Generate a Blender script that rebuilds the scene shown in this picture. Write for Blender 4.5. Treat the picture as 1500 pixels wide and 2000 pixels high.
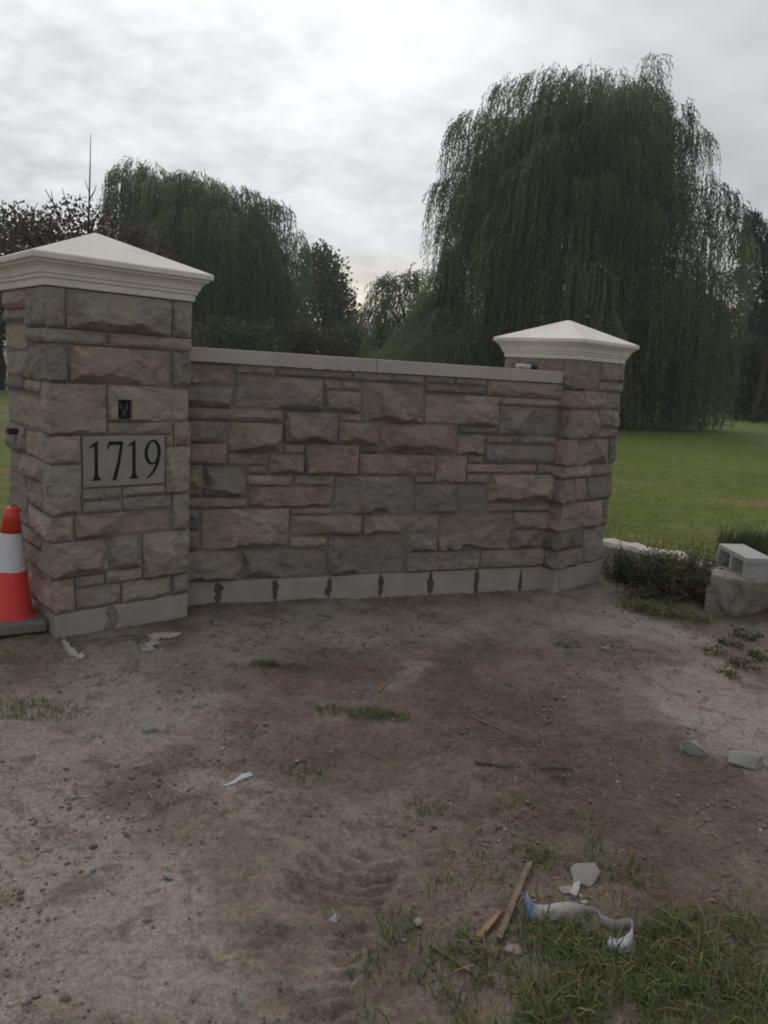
import bpy, math, random
import numpy as np
from mathutils import Vector, Matrix

for _o in list(bpy.data.objects): bpy.data.objects.remove(_o)
SC = bpy.context.scene
COL = SC.collection
R = math.radians

# ------------------------------------------------------------------ camera
CAM_H = 1.5
F_PX = 1446.674                       # focal length in units of a 1500x2000 frame
RT = np.array((0.99806142, 0.01173227, 0.0611209))
UP = np.array((-0.06223673, 0.18814495, 0.98016737))
FW = np.array((0.0, 0.98207119, -0.18851039))
cd = bpy.data.cameras.new('camera'); cam = bpy.data.objects.new('camera', cd); COL.objects.link(cam)
cd.sensor_fit = 'VERTICAL'; cd.sensor_height = 24.0; cd.sensor_width = 18.0
cd.lens = F_PX / 2000 * 24.0
cd.clip_start = 0.05; cd.clip_end = 2000
m = Matrix.Identity(4)
for i in range(3):
    m[i][0] = RT[i]; m[i][1] = UP[i]; m[i][2] = -FW[i]
m[2][3] = CAM_H
cam.matrix_world = m
SC.camera = cam

def ray(px, py):
    return FW + RT * (px - 750) / F_PX + UP * (1000 - py) / F_PX
def G(px, py, z=0.0):                # survey helper: where a sight line meets the level z
    v = ray(px, py); t = (z - CAM_H) / v[2]
    return np.array((v[0] * t, v[1] * t, z))
def at(px, py, dist):                # point on a sight line at a depth
    v = ray(px, py); t = dist / v[1]
    return np.array((v[0] * t, dist, CAM_H + v[2] * t))

# ------------------------------------------------------------------ sky, sun, exposure
SUN_AZ = R(-14)                      # seen ahead, left of the middle, behind cloud
SUN_EL = R(38)
W = bpy.data.worlds.new('World'); SC.world = W; W.use_nodes = True
nt = W.node_tree; N = nt.nodes; L = nt.links; N.clear()
def nd(t, **k):
    n = N.new(t)
    for a, v in k.items(): setattr(n, a, v)
    return n
def mth(op, a, b=None, c=None, clamp=False):
    n = nd('ShaderNodeMath', operation=op, use_clamp=clamp)
    for i, v in enumerate((a, b, c)):
        if v is None: continue
        if isinstance(v, (int, float)): n.inputs[i].default_value = v
        else: L.new(v, n.inputs[i])
    return n.outputs[0]
out = nd('ShaderNodeOutputWorld')
sky = nd('ShaderNodeTexSky', sky_type='NISHITA', sun_disc=False, sun_elevation=SUN_EL, sun_rotation=SUN_AZ)
bg1 = nd('ShaderNodeBackground'); bg1.inputs[1].default_value = 0.08
L.new(sky.outputs[0], bg1.inputs[0])
tc = nd('ShaderNodeTexCoord'); sx = nd('ShaderNodeSeparateXYZ'); L.new(tc.outputs['Generated'], sx.inputs[0])
zc = mth('MAXIMUM', sx.outputs[2], 0.0)
zz = mth('ADD', zc, 0.32)
px_ = mth('DIVIDE', sx.outputs[0], zz); py_ = mth('DIVIDE', sx.outputs[1], zz)
cmb = nd('ShaderNodeCombineXYZ'); L.new(px_, cmb.inputs[0]); L.new(py_, cmb.inputs[1])
def noise(scale, detail, rough, vec, dist=0.0):
    n = nd('ShaderNodeTexNoise'); n.inputs['Scale'].default_value = scale; n.inputs['Detail'].default_value = detail
    n.inputs['Roughness'].default_value = rough; n.inputs['Distortion'].default_value = dist
    L.new(vec, n.inputs['Vector']); return n.outputs[0]
mp = nd('ShaderNodeMapping'); L.new(cmb.outputs[0], mp.inputs[0]); mp.inputs['Rotation'].default_value = (0, 0, R(24)); mp.inputs['Scale'].default_value = (1.0, 1.15, 1)
n1 = noise(1.7, 3, 0.5, mp.outputs[0], 0.2)
n2 = noise(15.0, 3.0, 0.5, mp.outputs[0], 0.2)
n3 = noise(4.2, 3.0, 0.5, mp.outputs[0], 0.3)
# brightness of the cloud deck: strongest round the hidden sun, fading away from it
gv = (math.sin(SUN_AZ) * math.cos(SUN_EL), math.cos(SUN_AZ) * math.cos(SUN_EL), math.sin(SUN_EL))
dp = nd('ShaderNodeVectorMath', operation='DOT_PRODUCT'); L.new(tc.outputs['Generated'], dp.inputs[0]); dp.inputs[1].default_value = gv
dn = mth('MULTIPLY_ADD', dp.outputs['Value'], 0.5, 0.5, True)
g1 = mth('POWER', dn, 6.0)
g2 = mth('POWER', dn, 26.0)
base = mth('ADD', mth('MULTIPLY_ADD', g1, 0.26, 0.48), mth('MULTIPLY', g2, 0.60))
w1 = mth('MULTIPLY', mth('SUBTRACT', n1, 0.5), 0.95)
rp = nd('ShaderNodeMapRange'); rp.inputs['From Min'].default_value = -0.45; rp.inputs['From Max'].default_value = 0.35; rp.inputs['To Min'].default_value = 0.60; rp.inputs['To Max'].default_value = 0.12
L.new(sx.outputs[0], rp.inputs['Value'])
w2 = mth('ADD', mth('MULTIPLY', mth('SUBTRACT', n2, 0.5), rp.outputs[0]), mth('MULTIPLY', mth('SUBTRACT', n3, 0.5), 0.5))
tex = mth('ADD', 1.0, mth('ADD', w1, w2))
lum = mth('MULTIPLY', base, tex)
tint = nd('ShaderNodeMix', data_type='RGBA')
hz = nd('ShaderNodeMapRange'); hz.inputs['From Min'].default_value = 0.02; hz.inputs['From Max'].default_value = 0.17
hz.inputs['To Min'].default_value = 1.0; hz.inputs['To Max'].default_value = 0.0; hz.interpolation_type = 'SMOOTHSTEP'
L.new(sx.outputs[2], hz.inputs['Value'])
warm = mth('MULTIPLY', hz.outputs[0], mth('POWER', dn, 2.5))
L.new(warm, tint.inputs['Factor'])
tint.inputs['A'].default_value = (0.965, 1.0, 1.015, 1); tint.inputs['B'].default_value = (1.85, 1.42, 1.02, 1)
mul = nd('ShaderNodeVectorMath', operation='SCALE'); L.new(tint.outputs['Result'], mul.inputs[0]); L.new(lum, mul.inputs['Scale'])
bg2 = nd('ShaderNodeBackground'); L.new(mul.outputs[0], bg2.inputs[0]); bg2.inputs[1].default_value = 1.0
mx = nd('ShaderNodeMixShader'); mx.inputs[0].default_value = 0.93
L.new(bg1.outputs[0], mx.inputs[1]); L.new(bg2.outputs[0], mx.inputs[2]); L.new(mx.outputs[0], out.inputs[0])

sl = bpy.data.lights.new('sun', 'SUN'); sl.energy = 1.5; sl.angle = R(75); sl.color = (1.0, 0.95, 0.88)
so = bpy.data.objects.new('sun', sl); COL.objects.link(so); so.location = (-8, 30, 30)
so.rotation_euler = (Vector((0, 0, 0)) - Vector(gv)).to_track_quat('-Z', 'Y').to_euler()
SC.view_settings.view_transform = 'Standard'; SC.view_settings.look = 'None'
SC.view_settings.exposure = 0.0; SC.view_settings.gamma = 1.0; SC.view_settings.use_curve_mapping = False
SC.render.engine = 'CYCLES'
SC.cycles.filter_width = 1.9

# ------------------------------------------------------------------ helpers
rng = np.random.default_rng(1719)
_lat = np.random.default_rng(5).random((256, 256))
def vnoise(x, y):
    xi = np.floor(x).astype(int); yi = np.floor(y).astype(int); fx = x - xi; fy = y - yi
    fx = fx * fx * (3 - 2 * fx); fy = fy * fy * (3 - 2 * fy)
    a = _lat[xi & 255, yi & 255]; b = _lat[(xi + 1) & 255, yi & 255]
    c = _lat[xi & 255, (yi + 1) & 255]; d = _lat[(xi + 1) & 255, (yi + 1) & 255]
    return (a * (1 - fx) + b * fx) * (1 - fy) + (c * (1 - fx) + d * fx) * fy - 0.5
def fbm(x, y, o=4, g=0.5):
    s = 0; a = 1.0
    for i in range(o):
        s = s + a * vnoise(x * 2 ** i + 17.3 * i, y * 2 ** i + 9.1 * i); a *= g
    return s
def sst(a, b, x):
    t = np.clip((x - a) / (b - a), 0, 1); return t * t * (3 - 2 * t)

def tag(o, label=None, cat=None, group=None, kind=None):
    for k, v in (('label', label), ('category', cat), ('group', group), ('kind', kind)):
        if v: o[k] = v
    return o
def link(name, me, mat=None, parent=None, loc=(0, 0, 0), smooth=False):
    o = bpy.data.objects.new(name, me); COL.objects.link(o)
    if mat is not None and not me.materials: me.materials.append(mat)
    if parent: o.parent = parent
    o.location = loc
    if smooth: me.shade_smooth()
    return o
def mesh(name, vs, fs):
    me = bpy.data.meshes.new(name); me.from_pydata([tuple(map(float, v)) for v in vs], [], [tuple(map(int, f)) for f in fs]); me.update(); return me
def fastmesh(name, V, F, col=None):
    """V (n,3); F (m,k) faces of one size; col (n,) grey value per vertex stored as attribute 'shade'"""
    me = bpy.data.meshes.new(name); V = np.asarray(V, np.float32); F = np.asarray(F, np.int32); k = F.shape[1]
    me.vertices.add(len(V)); me.vertices.foreach_set('co', V.ravel())
    me.loops.add(F.size); me.loops.foreach_set('vertex_index', F.ravel())
    me.polygons.add(len(F)); me.polygons.foreach_set('loop_start', np.arange(len(F), dtype=np.int32) * k)
    try: me.polygons.foreach_set('loop_total', np.full(len(F), k, np.int32))
    except Exception: pass
    if col is not None:
        a = me.attributes.new('shade', 'FLOAT', 'POINT'); a.data.foreach_set('value', np.asarray(col, np.float32))
    me.update(calc_edges=True); return me
def empty(name, loc, rz=0.0, **k):
    o = bpy.data.objects.new(name, None); COL.objects.link(o); o.location = loc; o.rotation_euler = (0, 0, rz); o.empty_display_size = 0.1
    return tag(o, **k)
class MB:
    def __init__(s): s.v = []; s.f = []
    def add(s, vs, fs):
        n = len(s.v); s.v += [tuple(v) for v in vs]; s.f += [tuple(i + n for i in f) for f in fs]; return s
    def box(s, a, b):
        (x0, y0, z0), (x1, y1, z1) = a, b
        return s.add([(x0, y0, z0), (x1, y0, z0), (x1, y1, z0), (x0, y1, z0), (x0, y0, z1), (x1, y0, z1), (x1, y1, z1), (x0, y1, z1)],
                     [(0, 3, 2, 1), (4, 5, 6, 7), (0, 1, 5, 4), (1, 2, 6, 5), (2, 3, 7, 6), (3, 0, 4, 7)])
    def tube(s, pts, rad, n=7, cap=True):
        pts = [Vector(p) for p in pts]; vs = []; fs = []
        for i, p in enumerate(pts):
            d = (pts[min(i + 1, len(pts) - 1)] - pts[max(i - 1, 0)]).normalized()
            u = d.orthogonal().normalized() if abs(d.z) > .99 else d.cross(Vector((0, 0, 1))).normalized(); w = d.cross(u)
            for k in range(n):
                t = 2 * math.pi * k / n; vs.append(p + (u * math.cos(t) + w * math.sin(t)) * rad[i])
        for i in range(len(pts) - 1):
            for k in range(n): fs.append((i * n + k, i * n + (k + 1) % n, (i + 1) * n + (k + 1) % n, (i + 1) * n + k))
        if cap: fs.append(tuple(range(n))[::-1]); fs.append(tuple(range((len(pts) - 1) * n, len(pts) * n)))
        return s.add(vs, fs)
    def lathe(s, prof, n=32):
        vs = []; fs = []
        for r, z in prof:
            for k in range(n): t = 2 * math.pi * k / n; vs.append((r * math.cos(t), r * math.sin(t), z))
        for i in range(len(prof) - 1):
            for k in range(n): fs.append((i * n + k, i * n + (k + 1) % n, (i + 1) * n + (k + 1) % n, (i + 1) * n + k))
        return s.add(vs, fs)
    def build(s, name, mat, parent=None, loc=(0, 0, 0), smooth=False, bevel=0.0):
        o = link(name, mesh(name, s.v, s.f), mat, parent, loc, smooth)
        if bevel:
            b = o.modifiers.new('b', 'BEVEL'); b.width = bevel; b.segments = 2; b.limit_method = 'ANGLE'; b.angle_limit = R(40)
        return o

# ------------------------------------------------------------------ materials
def newmat(name):
    M = bpy.data.materials.new(name); M.use_nodes = True; t = M.node_tree
    p = t.nodes['Principled BSDF']; p.inputs['Roughness'].default_value = 0.9
    p.inputs['Specular IOR Level'].default_value = 0.2
    return M, t, p
def tn(t, scale, detail=4, rough=.55, vec=None, dist=0.0):
    n = t.nodes.new('ShaderNodeTexNoise'); n.inputs['Scale'].default_value = scale; n.inputs['Detail'].default_value = detail
    n.inputs['Roughness'].default_value = rough; n.inputs['Distortion'].default_value = dist
    if vec is not None: t.links.new(vec, n.inputs['Vector'])
    return n.outputs[0]
def ramp(t, fac, stops):
    r = t.nodes.new('ShaderNodeValToRGB'); el = r.color_ramp.elements
    while len(el) < len(stops): el.new(0.5)
    for e, (p, c) in zip(el, stops): e.position = p; e.color = (*c, 1)
    t.links.new(fac, r.inputs[0]); return r.outputs[0]
def mixc(t, fac, a, b, mode='MIX'):
    n = t.nodes.new('ShaderNodeMix'); n.data_type = 'RGBA'; n.blend_type = mode
    for s, v in (('Factor', fac), ('A', a), ('B', b)):
        if isinstance(v, (int, float)): n.inputs[s].default_value = v
        elif isinstance(v, tuple): n.inputs[s].default_value = (*v, 1)
        else: t.links.new(v, n.inputs[s])
    return n.outputs['Result']
def mt(t, op, a, b=None, clamp=False):
    n = t.nodes.new('ShaderNodeMath'); n.operation = op; n.use_clamp = clamp
    for i, v in enumerate((a, b)):
        if v is None: continue
        if isinstance(v, (int, float)): n.inputs[i].default_value = v
        else: t.links.new(v, n.inputs[i])
    return n.outputs[0]
def bump(t, p, h, strength, dist):
    b = t.nodes.new('ShaderNodeBump'); b.inputs['Strength'].default_value = strength; b.inputs['Distance'].default_value = dist
    t.links.new(h, b.inputs['Height']); t.links.new(b.outputs[0], p.inputs['Normal'])
def coords(t, kind='Object', scale=None, rnd=False):
    c = t.nodes.new('ShaderNodeTexCoord'); v = c.outputs[kind]
    if rnd:
        oi = t.nodes.new('ShaderNodeObjectInfo'); a = t.nodes.new('ShaderNodeVectorMath'); a.operation = 'ADD'
        s = t.nodes.new('ShaderNodeMath'); s.operation = 'MULTIPLY'; s.inputs[1].default_value = 37.0
        t.links.new(oi.outputs['Random'], s.inputs[0]); t.links.new(v, a.inputs[0]); t.links.new(s.outputs[0], a.inputs[1]); v = a.outputs[0]
    if scale:
        m_ = t.nodes.new('ShaderNodeMapping'); m_.inputs['Scale'].default_value = scale; t.links.new(v, m_.inputs[0]); v = m_.outputs[0]
    return v
def simple(name, c1, c2, scale=20, rough=.9, bs=0.0, bd=0.002, spec=.2, kind='Object', rnd=True):
    M, t, p = newmat(name); v = coords(t, kind, rnd=rnd); n = tn(t, scale, 5, .6, v)
    t.links.new(ramp(t, n, [(.3, c1), (.7, c2)]), p.inputs['Base Color']); p.inputs['Roughness'].default_value = rough
    p.inputs['Specular IOR Level'].default_value = spec
    if bs: bump(t, p, tn(t, scale * 4, 5, .65, v), bs, bd)
    return M
def leafmat(name, stops, transl=0.25):
    M, t, p = newmat(name); a = t.nodes.new('ShaderNodeAttribute'); a.attribute_name = 'shade'
    c = ramp(t, a.outputs['Fac'], stops); t.links.new(c, p.inputs['Base Color']); p.inputs['Roughness'].default_value = .6
    tr = t.nodes.new('ShaderNodeBsdfTranslucent'); t.links.new(c, tr.inputs[0]); mxs = t.nodes.new('ShaderNodeMixShader'); mxs.inputs[0].default_value = transl
    o = t.nodes['Material Output']; t.links.new(p.outputs[0], mxs.inputs[1]); t.links.new(tr.outputs[0], mxs.inputs[2]); t.links.new(mxs.outputs[0], o.inputs[0])
    return M
# sandstone ashlar: bedding streaks, speckle; each block has its own object colour
MS, t, p = newmat('sandstone')
v = coords(t, rnd=True); oi = t.nodes.new('ShaderNodeObjectInfo')
vb = t.nodes.new('ShaderNodeMapping'); vb.inputs['Scale'].default_value = (1, 1, 2.6); t.links.new(v, vb.inputs[0])
bed = tn(t, 9, 6, .6, vb.outputs[0], .8); spk = tn(t, 120, 5, .75, v); blot = tn(t, 6, 3, .5, v)
c = mixc(t, 1.0, oi.outputs['Color'], ramp(t, bed, [(.26, (.52, .52, .53)), (.5, (1, 1, 1)), (.76, (1.38, 1.32, 1.24))]), 'MULTIPLY')
c = mixc(t, 1.0, c, ramp(t, spk, [(.3, (.66, .66, .67)), (.5, (1, 1, 1)), (.72, (1.36, 1.34, 1.32))]), 'MULTIPLY')
c = mixc(t, mt(t, 'MULTIPLY', ramp(t, blot, [(.52, (0, 0, 0)), (.72, (1, 1, 1))]), .35), c, (.30, .22, .17))
t.links.new(c, p.inputs['Base Color']); bump(t, p, mt(t, 'ADD', mt(t, 'MULTIPLY', bed, .6), mt(t, 'MULTIPLY', tn(t, 60, 5, .65, v), .6)), .7, .012)
p.inputs['Roughness'].default_value = .95
M_mortar = simple('mortar', (.17, .145, .125), (.245, .212, .185), 30, .95, .6, .004)
M_conc = simple('smooth_concrete', (.31, .283, .258), (.385, .355, .325), 9, .9, .15, .002)
M_smear = simple('wet_mortar', (.075, .065, .058), (.13, .115, .10), 25, .95, .8, .004)
M_smear2 = simple('grey_mortar', (.17, .165, .16), (.24, .23, .22), 25, .95, .8, .004)
def capmat(name, lo, hi):
    M, t, p = newmat(name); v = coords(t)
    n = tn(t, 3.2, 5, .6, v); n2 = tn(t, 60, 4, .6, v)
    c = ramp(t, n, [(.3, lo), (.7, hi)]); st_ = tn(t, 2.2, 6, .7, coords(t, scale=(3, 3, .7))); c = mixc(t, mt(t, 'MULTIPLY', ramp(t, st_, [(.54, (0, 0, 0)), (.70, (1, 1, 1))]), .28), c, (.36, .32, .28)); c = mixc(t, 1.0, c, ramp(t, tn(t, 130, 2, .5, v), [(.24, (.70, .69, .68)), (.34, (1, 1, 1))]), 'MULTIPLY'); c = mixc(t, 1.0, c, ramp(t, n2, [(.3, (.92, .92, .92)), (.7, (1.05, 1.05, 1.05))]), 'MULTIPLY')
    t.links.new(c, p.inputs['Base Color']); bump(t, p, n2, .12, .002); return M
M_cap = capmat('cast_stone', (.66, .61, .57), (.78, .735, .695))
M_coping = capmat('cut_limestone', (.41, .365, .34), (.50, .455, .425))
M_plaque = simple('honed_limestone', (.25, .24, .225), (.31, .30, .28), 14, .85, .1, .001)
M_ink = simple('black_paint', (.008, .009, .013), (.014, .015, .02), 30, .6)
M_rust = simple('rusty_steel', (.035, .018, .016), (.08, .035, .028), 40, .8, .3)
M_dark = simple('dark_cavity', (.012, .014, .013), (.03, .034, .03), 40, .8, .5, .003)
def scuffed(name, c1, c2, dirt):
    M, t, p = newmat(name); v = coords(t); c = ramp(t, tn(t, 6, 4, .6, v), [(.3, c1), (.7, c2)])
    c = mixc(t, mt(t, 'MULTIPLY', ramp(t, tn(t, 9, 7, .75, v, .6), [(.53, (0, 0, 0)), (.70, (1, 1, 1))]), .55), c, dirt)
    t.links.new(c, p.inputs['Base Color']); p.inputs['Roughness'].default_value = .5; p.inputs['Specular IOR Level'].default_value = .35; bump(t, p, tn(t, 14, 3, .5, v), .12, .01); return M
M_orange = scuffed('orange_plastic', (.66, .048, .040), (.74, .060, .048), (.34, .10, .075))
M_white = scuffed('reflective_white', (.60, .58, .61), (.72, .70, .73), (.36, .31, .29))
M_rubber = simple('grey_rubber', (.15, .135, .12), (.22, .20, .18), 20, .85, .3)
M_block = simple('cinder_block', (.33, .325, .33), (.45, .445, .44), 60, .95, .8, .004)
M_lime = simple('rough_limestone', (.20, .18, .155), (.36, .33, .295), 5, .95, .8, .02)
M_curb = simple('old_concrete', (.36, .32, .29), (.58, .54, .50), 9, .95, .8, .01)
M_rock = simple('field_stone', (.19, .182, .175), (.27, .26, .245), 14, .9, .6, .004)
M_slate = simple('blue_grey_stone', (.20, .195, .195), (.30, .29, .28), 14, .9, .6, .004)
M_wood = simple('split_lumber', (.20, .115, .06), (.33, .20, .11), 25, .85, .5, .002)
M_wood2 = simple('weathered_lumber', (.14, .10, .072), (.23, .165, .115), 25, .9, .5, .002)
M_bark = simple('bark', (.03, .025, .02), (.075, .06, .05), 6, .95, .9, .03)
M_straw = leafmat('dry_straw', [(0, (.10, .075, .045)), (.6, (.22, .165, .085)), (1, (.34, .27, .15))], .1)
M_paper = simple('muddy_fabric', (.30, .27, .24), (.45, .41, .375), 14, .9, .4)
M_tube = simple('white_tube', (.38, .38, .38), (.46, .46, .46), 20, .4, spec=.4)
M_black = simple('black_plastic', (.015, .016, .02), (.025, .026, .03), 20, .5)
M_housew = simple('white_siding', (.55, .55, .56), (.62, .62, .63), 4, .8)
M_roof = simple('dark_shingle', (.05, .05, .06), (.08, .08, .09), 8, .9)
M_pane = simple('window_glass', (.02, .025, .03), (.03, .035, .04), 4, .15, spec=.5)
M_gravel, t, p = newmat('gravel'); a = t.nodes.new('ShaderNodeAttribute'); a.attribute_name = 'shade'
t.links.new(ramp(t, a.outputs['Fac'], [(0, (.085, .066, .055)), (.5, (.165, .134, .114)), (.9, (.27, .242, .222)), (1, (.46, .45, .43))]), p.inputs['Base Color'])
L_willow = leafmat('willow_leaf', [(0, (.055, .090, .048)), (.5, (.118, .168, .090)), (.85, (.175, .220, .118)), (1, (.21, .235, .125))], .48)
L_green = leafmat('broad_leaf', [(0, (.052, .076, .040)), (.6, (.092, .126, .060)), (1, (.14, .165, .075))], .38)
L_olive = leafmat('olive_leaf', [(0, (.05, .05, .024)), (.6, (.085, .082, .04)), (1, (.12, .11, .055))], .3)
L_plum = leafmat('plum_leaf', [(0, (.05, .034, .042)), (.6, (.095, .062, .074)), (1, (.13, .09, .10))], .4)
L_dark = leafmat('dark_needle', [(0, (.035, .052, .046)), (.6, (.06, .082, .07)), (1, (.085, .105, .09))], .3)
L_weed = leafmat('weed_leaf', [(0, (.040, .052, .026)), (.45, (.075, .095, .042)), (.70, (.105, .122, .055)), (.84, (.15, .11, .06)), (1, (.26, .19, .12))], .35)
L_grass = leafmat('grass_blade', [(0, (.066, .098, .036)), (.5, (.120, .165, .060)), (.76, (.155, .185, .075)), (.82, (.22, .19, .10)), (1, (.36, .30, .18))], .4)
L_lawn = leafmat('lawn_blade', [(0, (.072, .098, .022)), (.6, (.105, .135, .030)), (.9, (.13, .15, .042)), (1, (.20, .17, .08))], .3)

# ------------------------------------------------------------------ ground (one sheet to the horizon)
A1 = np.array((-1.69438198, 3.729269)); YAW1 = 0.7326; W1_ = 0.7216      # large pier: near corner, turn, width
A2 = np.array((1.28333633, 5.30776126)); YAW2 = 0.7630; W2_ = 0.6167      # small pier
P0 = np.array((-1.21077011, 4.40411105)); PE = np.array((1.2180465, 5.37604167)); YAWW = math.atan2(PE[1] - P0[1], PE[0] - P0[0])
LB = np.array([(-400, 3.2), (-30, 3.4), (-6, 4.1), (-3.0, 4.35), (-2.15, 4.55), (-1.6, 4.6), (-1.25, 4.62), (1.0, 5.60), (1.56, 6.18), (1.87, 6.22), (2.57, 5.64), (3.39, 5.10), (6, 4.6), (30, 4.2), (400, 4.2)])
def lawn_side(x, y): return y - np.interp(x, LB[:, 0], LB[:, 1])
# bare patches of pale dust and of damp dark soil: (px, py, radius m, weight)
PATCH = [(480, 1225, .26, .7), (680, 1212, .26, .65), (900, 1195, .26, .7), (1100, 1185, .26, .7), (230, 1275, .22, .6), (120, 1720, .34, 1.0), (40, 1850, .30, .95), (300, 1900, .22, .8), (250, 1780, .2, .55), (90, 1480, .38, .75), (260, 1440, .28, .5), (430, 1400, .18, .42),  # first ones, by the wall: pale compacted soil, painted paler to offset its shade
         (330, 1290, .35, .55), (180, 1330, .3, .4), (560, 1230, .3, .5), (800, 1215, .35, .45), (1010, 1185, .3, .6), (1200, 1190, .35, .75), (1400, 1380, .28, .8), (1480, 1420, .25, .8),
         (810, 1305, .12, .55), (1290, 1240, .3, .4), (450, 1530, .16, .45), (660, 1560, .2, .3), (640, 1900, .12, .35), (1330, 1300, .2, .4),
         (420, 1560, .12, .3), (620, 1190, .3, .4), (300, 1560, .2, -.35), (700, 1480, .3, -.25), (640, 1300, .35, -.3), (1050, 1420, .5, -.3), (1200, 1560, .45, -.35), (900, 1290, .3, -.25), (350, 1700, .12, -.3), (1350, 1700, .3, -.2)]
def light_mask(x, y):
    s = np.zeros_like(x) + .38
    wx = x + .24 * fbm(x * 3.1, y * 3.1, 6, .66); wy = y + .24 * fbm(x * 3.1 + 40, y * 3.1 + 9, 6, .66)
    for qx, qy, r, w_ in PATCH:
        g = G(qx, qy); s = s + .8 * w_ * np.exp(-(((wx - g[0]) ** 2 + ((wy - g[1]) * .8) ** 2) / r ** 2) ** 1.4)
    return s + .34 * fbm(x * 4.3, y * 4.3, 6, .68)
# tyre treads pressed into the soil: arcs across a curved track
TR0, TR1, TR2 = G(560, 2060), G(590, 1850), G(720, 1630)
def tread(x, y):
    h = np.zeros_like(x)
    P = [TR0 * (1 - k) ** 2 + 2 * TR1 * k * (1 - k) + TR2 * k * k for k in np.linspace(0, 1, 60)]
    best = np.full(x.shape, 9.0); sl_ = np.zeros_like(x); la = np.zeros_like(x); s = 0
    for i in range(59):
        a = P[i][:2]; d = P[i + 1][:2] - a; ln = np.hypot(*d); d = d / ln; tt = np.clip((x - a[0]) * d[0] + (y - a[1]) * d[1], 0, ln)
        cx = x - a[0] - d[0] * tt; cy = y - a[1] - d[1] * tt; q = np.hypot(cx, cy); mk = q < best
        best[mk] = q[mk]; sl_[mk] = (s + tt)[mk]; la[mk] = (cx * -d[1] + cy * d[0])[mk]; s += ln
    w_ = sst(.17, .11, best) * sst(0, .06, sl_ + .02) * sst(s, s - .1, sl_)
    ph = sl_ - 2.6 * la * la + .016 * fbm(x * 9, y * 9, 4)
    k = np.sin(ph * 2 * math.pi / .056)
    wob = .62 + 2.6 * fbm(x * 5.5 + 3, y * 5.5, 4)
    return w_ * (np.sign(k) * np.abs(k) ** .7 * .0095 * np.clip(wob, .0, 1.2) - .006) + .008 * np.exp(-((best - .17) / .03) ** 2) * sst(0, .1, sl_) * sst(s, s - .1, sl_)
def ground_h(x, y, fine=True):
    ls = lawn_side(x, y)
    right = sst(1.2, 1.7, x)
    lw = right * sst(-.03, .05, ls) + (1 - right) * sst(-.1, 1.6, ls)
    z = lw * (.06 + .115 * sst(-2.0, 1.5, x))
    z = z - .047 * sst(-1.0, 1.2, x) * sst(3.4, 5.2, y) * (1 - lw)
    # soil banked towards the curb and boulders on the right
    z = z + .05 * sst(2.0, 2.9, x) * sst(3.2, 4.6, y) * (1 - lw)
    near = (1 - lw) * sst(14, 8, np.hypot(x, y - 3))
    z = z + near * (.030 * fbm(x * .9, y * .9, 3) + .014 * fbm(x * 4, y * 4, 3))
    if fine:
        r = np.clip(.55 + 1.6 * fbm(x * 1.7 + 5, y * 1.7, 3), .15, 1.4)
        soft = np.clip(light_mask(x, y), 0, 1)
        z = z + near * (.019 * r * (1.1 - .62 * soft) * fbm(x * 15, y * 15, 5, .66))
        # shallow footprints
        z = z + tread(x, y)
    z = z + sst(8, 60, np.hypot(x, y)) * .5 * fbm(x * .02, y * .02, 2)
    return z
def axis(a, b, seg, grow=1.13, far=420.0):
    mids = []
    for (s, e, st) in seg: mids += list(np.arange(s, e, st))
    mids.append(seg[-1][1]); lo = []; st = seg[0][2]; c = mids[0]
    while c > -far: st *= grow; c -= st; lo.append(c)
    hi = []; st = seg[-1][2]; c = mids[-1]
    while c < far: st *= grow; c += st; hi.append(c)
    return np.array(lo[::-1] + mids + hi)
GX = axis(0, 0, [(-2.3, -1.1, .02), (-1.1, 1.3, .0115), (1.3, 2.9, .02)])
GY = axis(0, 0, [(1.15, 2.6, .0105), (2.6, 4.2, .016), (4.2, 6.2, .026)])
XX, YY = np.meshgrid(GX, GY); X = XX.ravel(); Y = YY.ravel()
Z = ground_h(X, Y)
nx, ny = len(GX), len(GY); ii = (np.arange(ny - 1)[:, None] * nx + np.arange(nx - 1)[None, :]).ravel()
me = fastmesh('ground', np.stack([X, Y, Z], 1), np.stack([ii, ii + 1, ii + nx + 1, ii + nx], 1))
for nm, val in (('pale', np.clip(light_mask(X, Y), 0, 1)), ('lawn', sst(-.12, .25, lawn_side(X, Y) + .25 * fbm(X * 2.5, Y * 2.5, 3) * sst(1.0, -1.5, X)))):
    a = me.attributes.new(nm, 'FLOAT', 'POINT'); a.data.foreach_set('value', val.astype(np.float32))
MG, t, p = newmat('soil_and_lawn')
def att(nm):
    a = t.nodes.new('ShaderNodeAttribute'); a.attribute_name = nm; return a.outputs['Fac']
v = coords(t, 'Object')
nA = tn(t, 2.6, 6, .62, v); nB = tn(t, 22, 6, .68, v); nC = tn(t, 120, 4, .65, v)
dirt = ramp(t, mt(t, 'ADD', att('pale'), mt(t, 'MULTIPLY', mt(t, 'SUBTRACT', nB, .5), .55)), [(0, (.112, .085, .070)), (.28, (.168, .132, .110)), (.62, (.240, .197, .169)), (1, (.315, .270, .238))])
dirt = mixc(t, mt(t, 'MULTIPLY', ramp(t, nA, [(.50, (0, 0, 0)), (.66, (1, 1, 1))]), .35), dirt, (.135, .102, .078))
nE = tn(t, 7, 8, .72, v, .6); nF = tn(t, 48, 6, .7, v)
dirt = mixc(t, mt(t, 'MULTIPLY', ramp(t, nE, [(.52, (0, 0, 0)), (.62, (1, 1, 1))]), .55), dirt, (.088, .066, .050))
dirt = mixc(t, mt(t, 'MULTIPLY', ramp(t, nE, [(.30, (1, 1, 1)), (.42, (0, 0, 0))]), .45), dirt, (.26, .225, .20))
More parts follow.
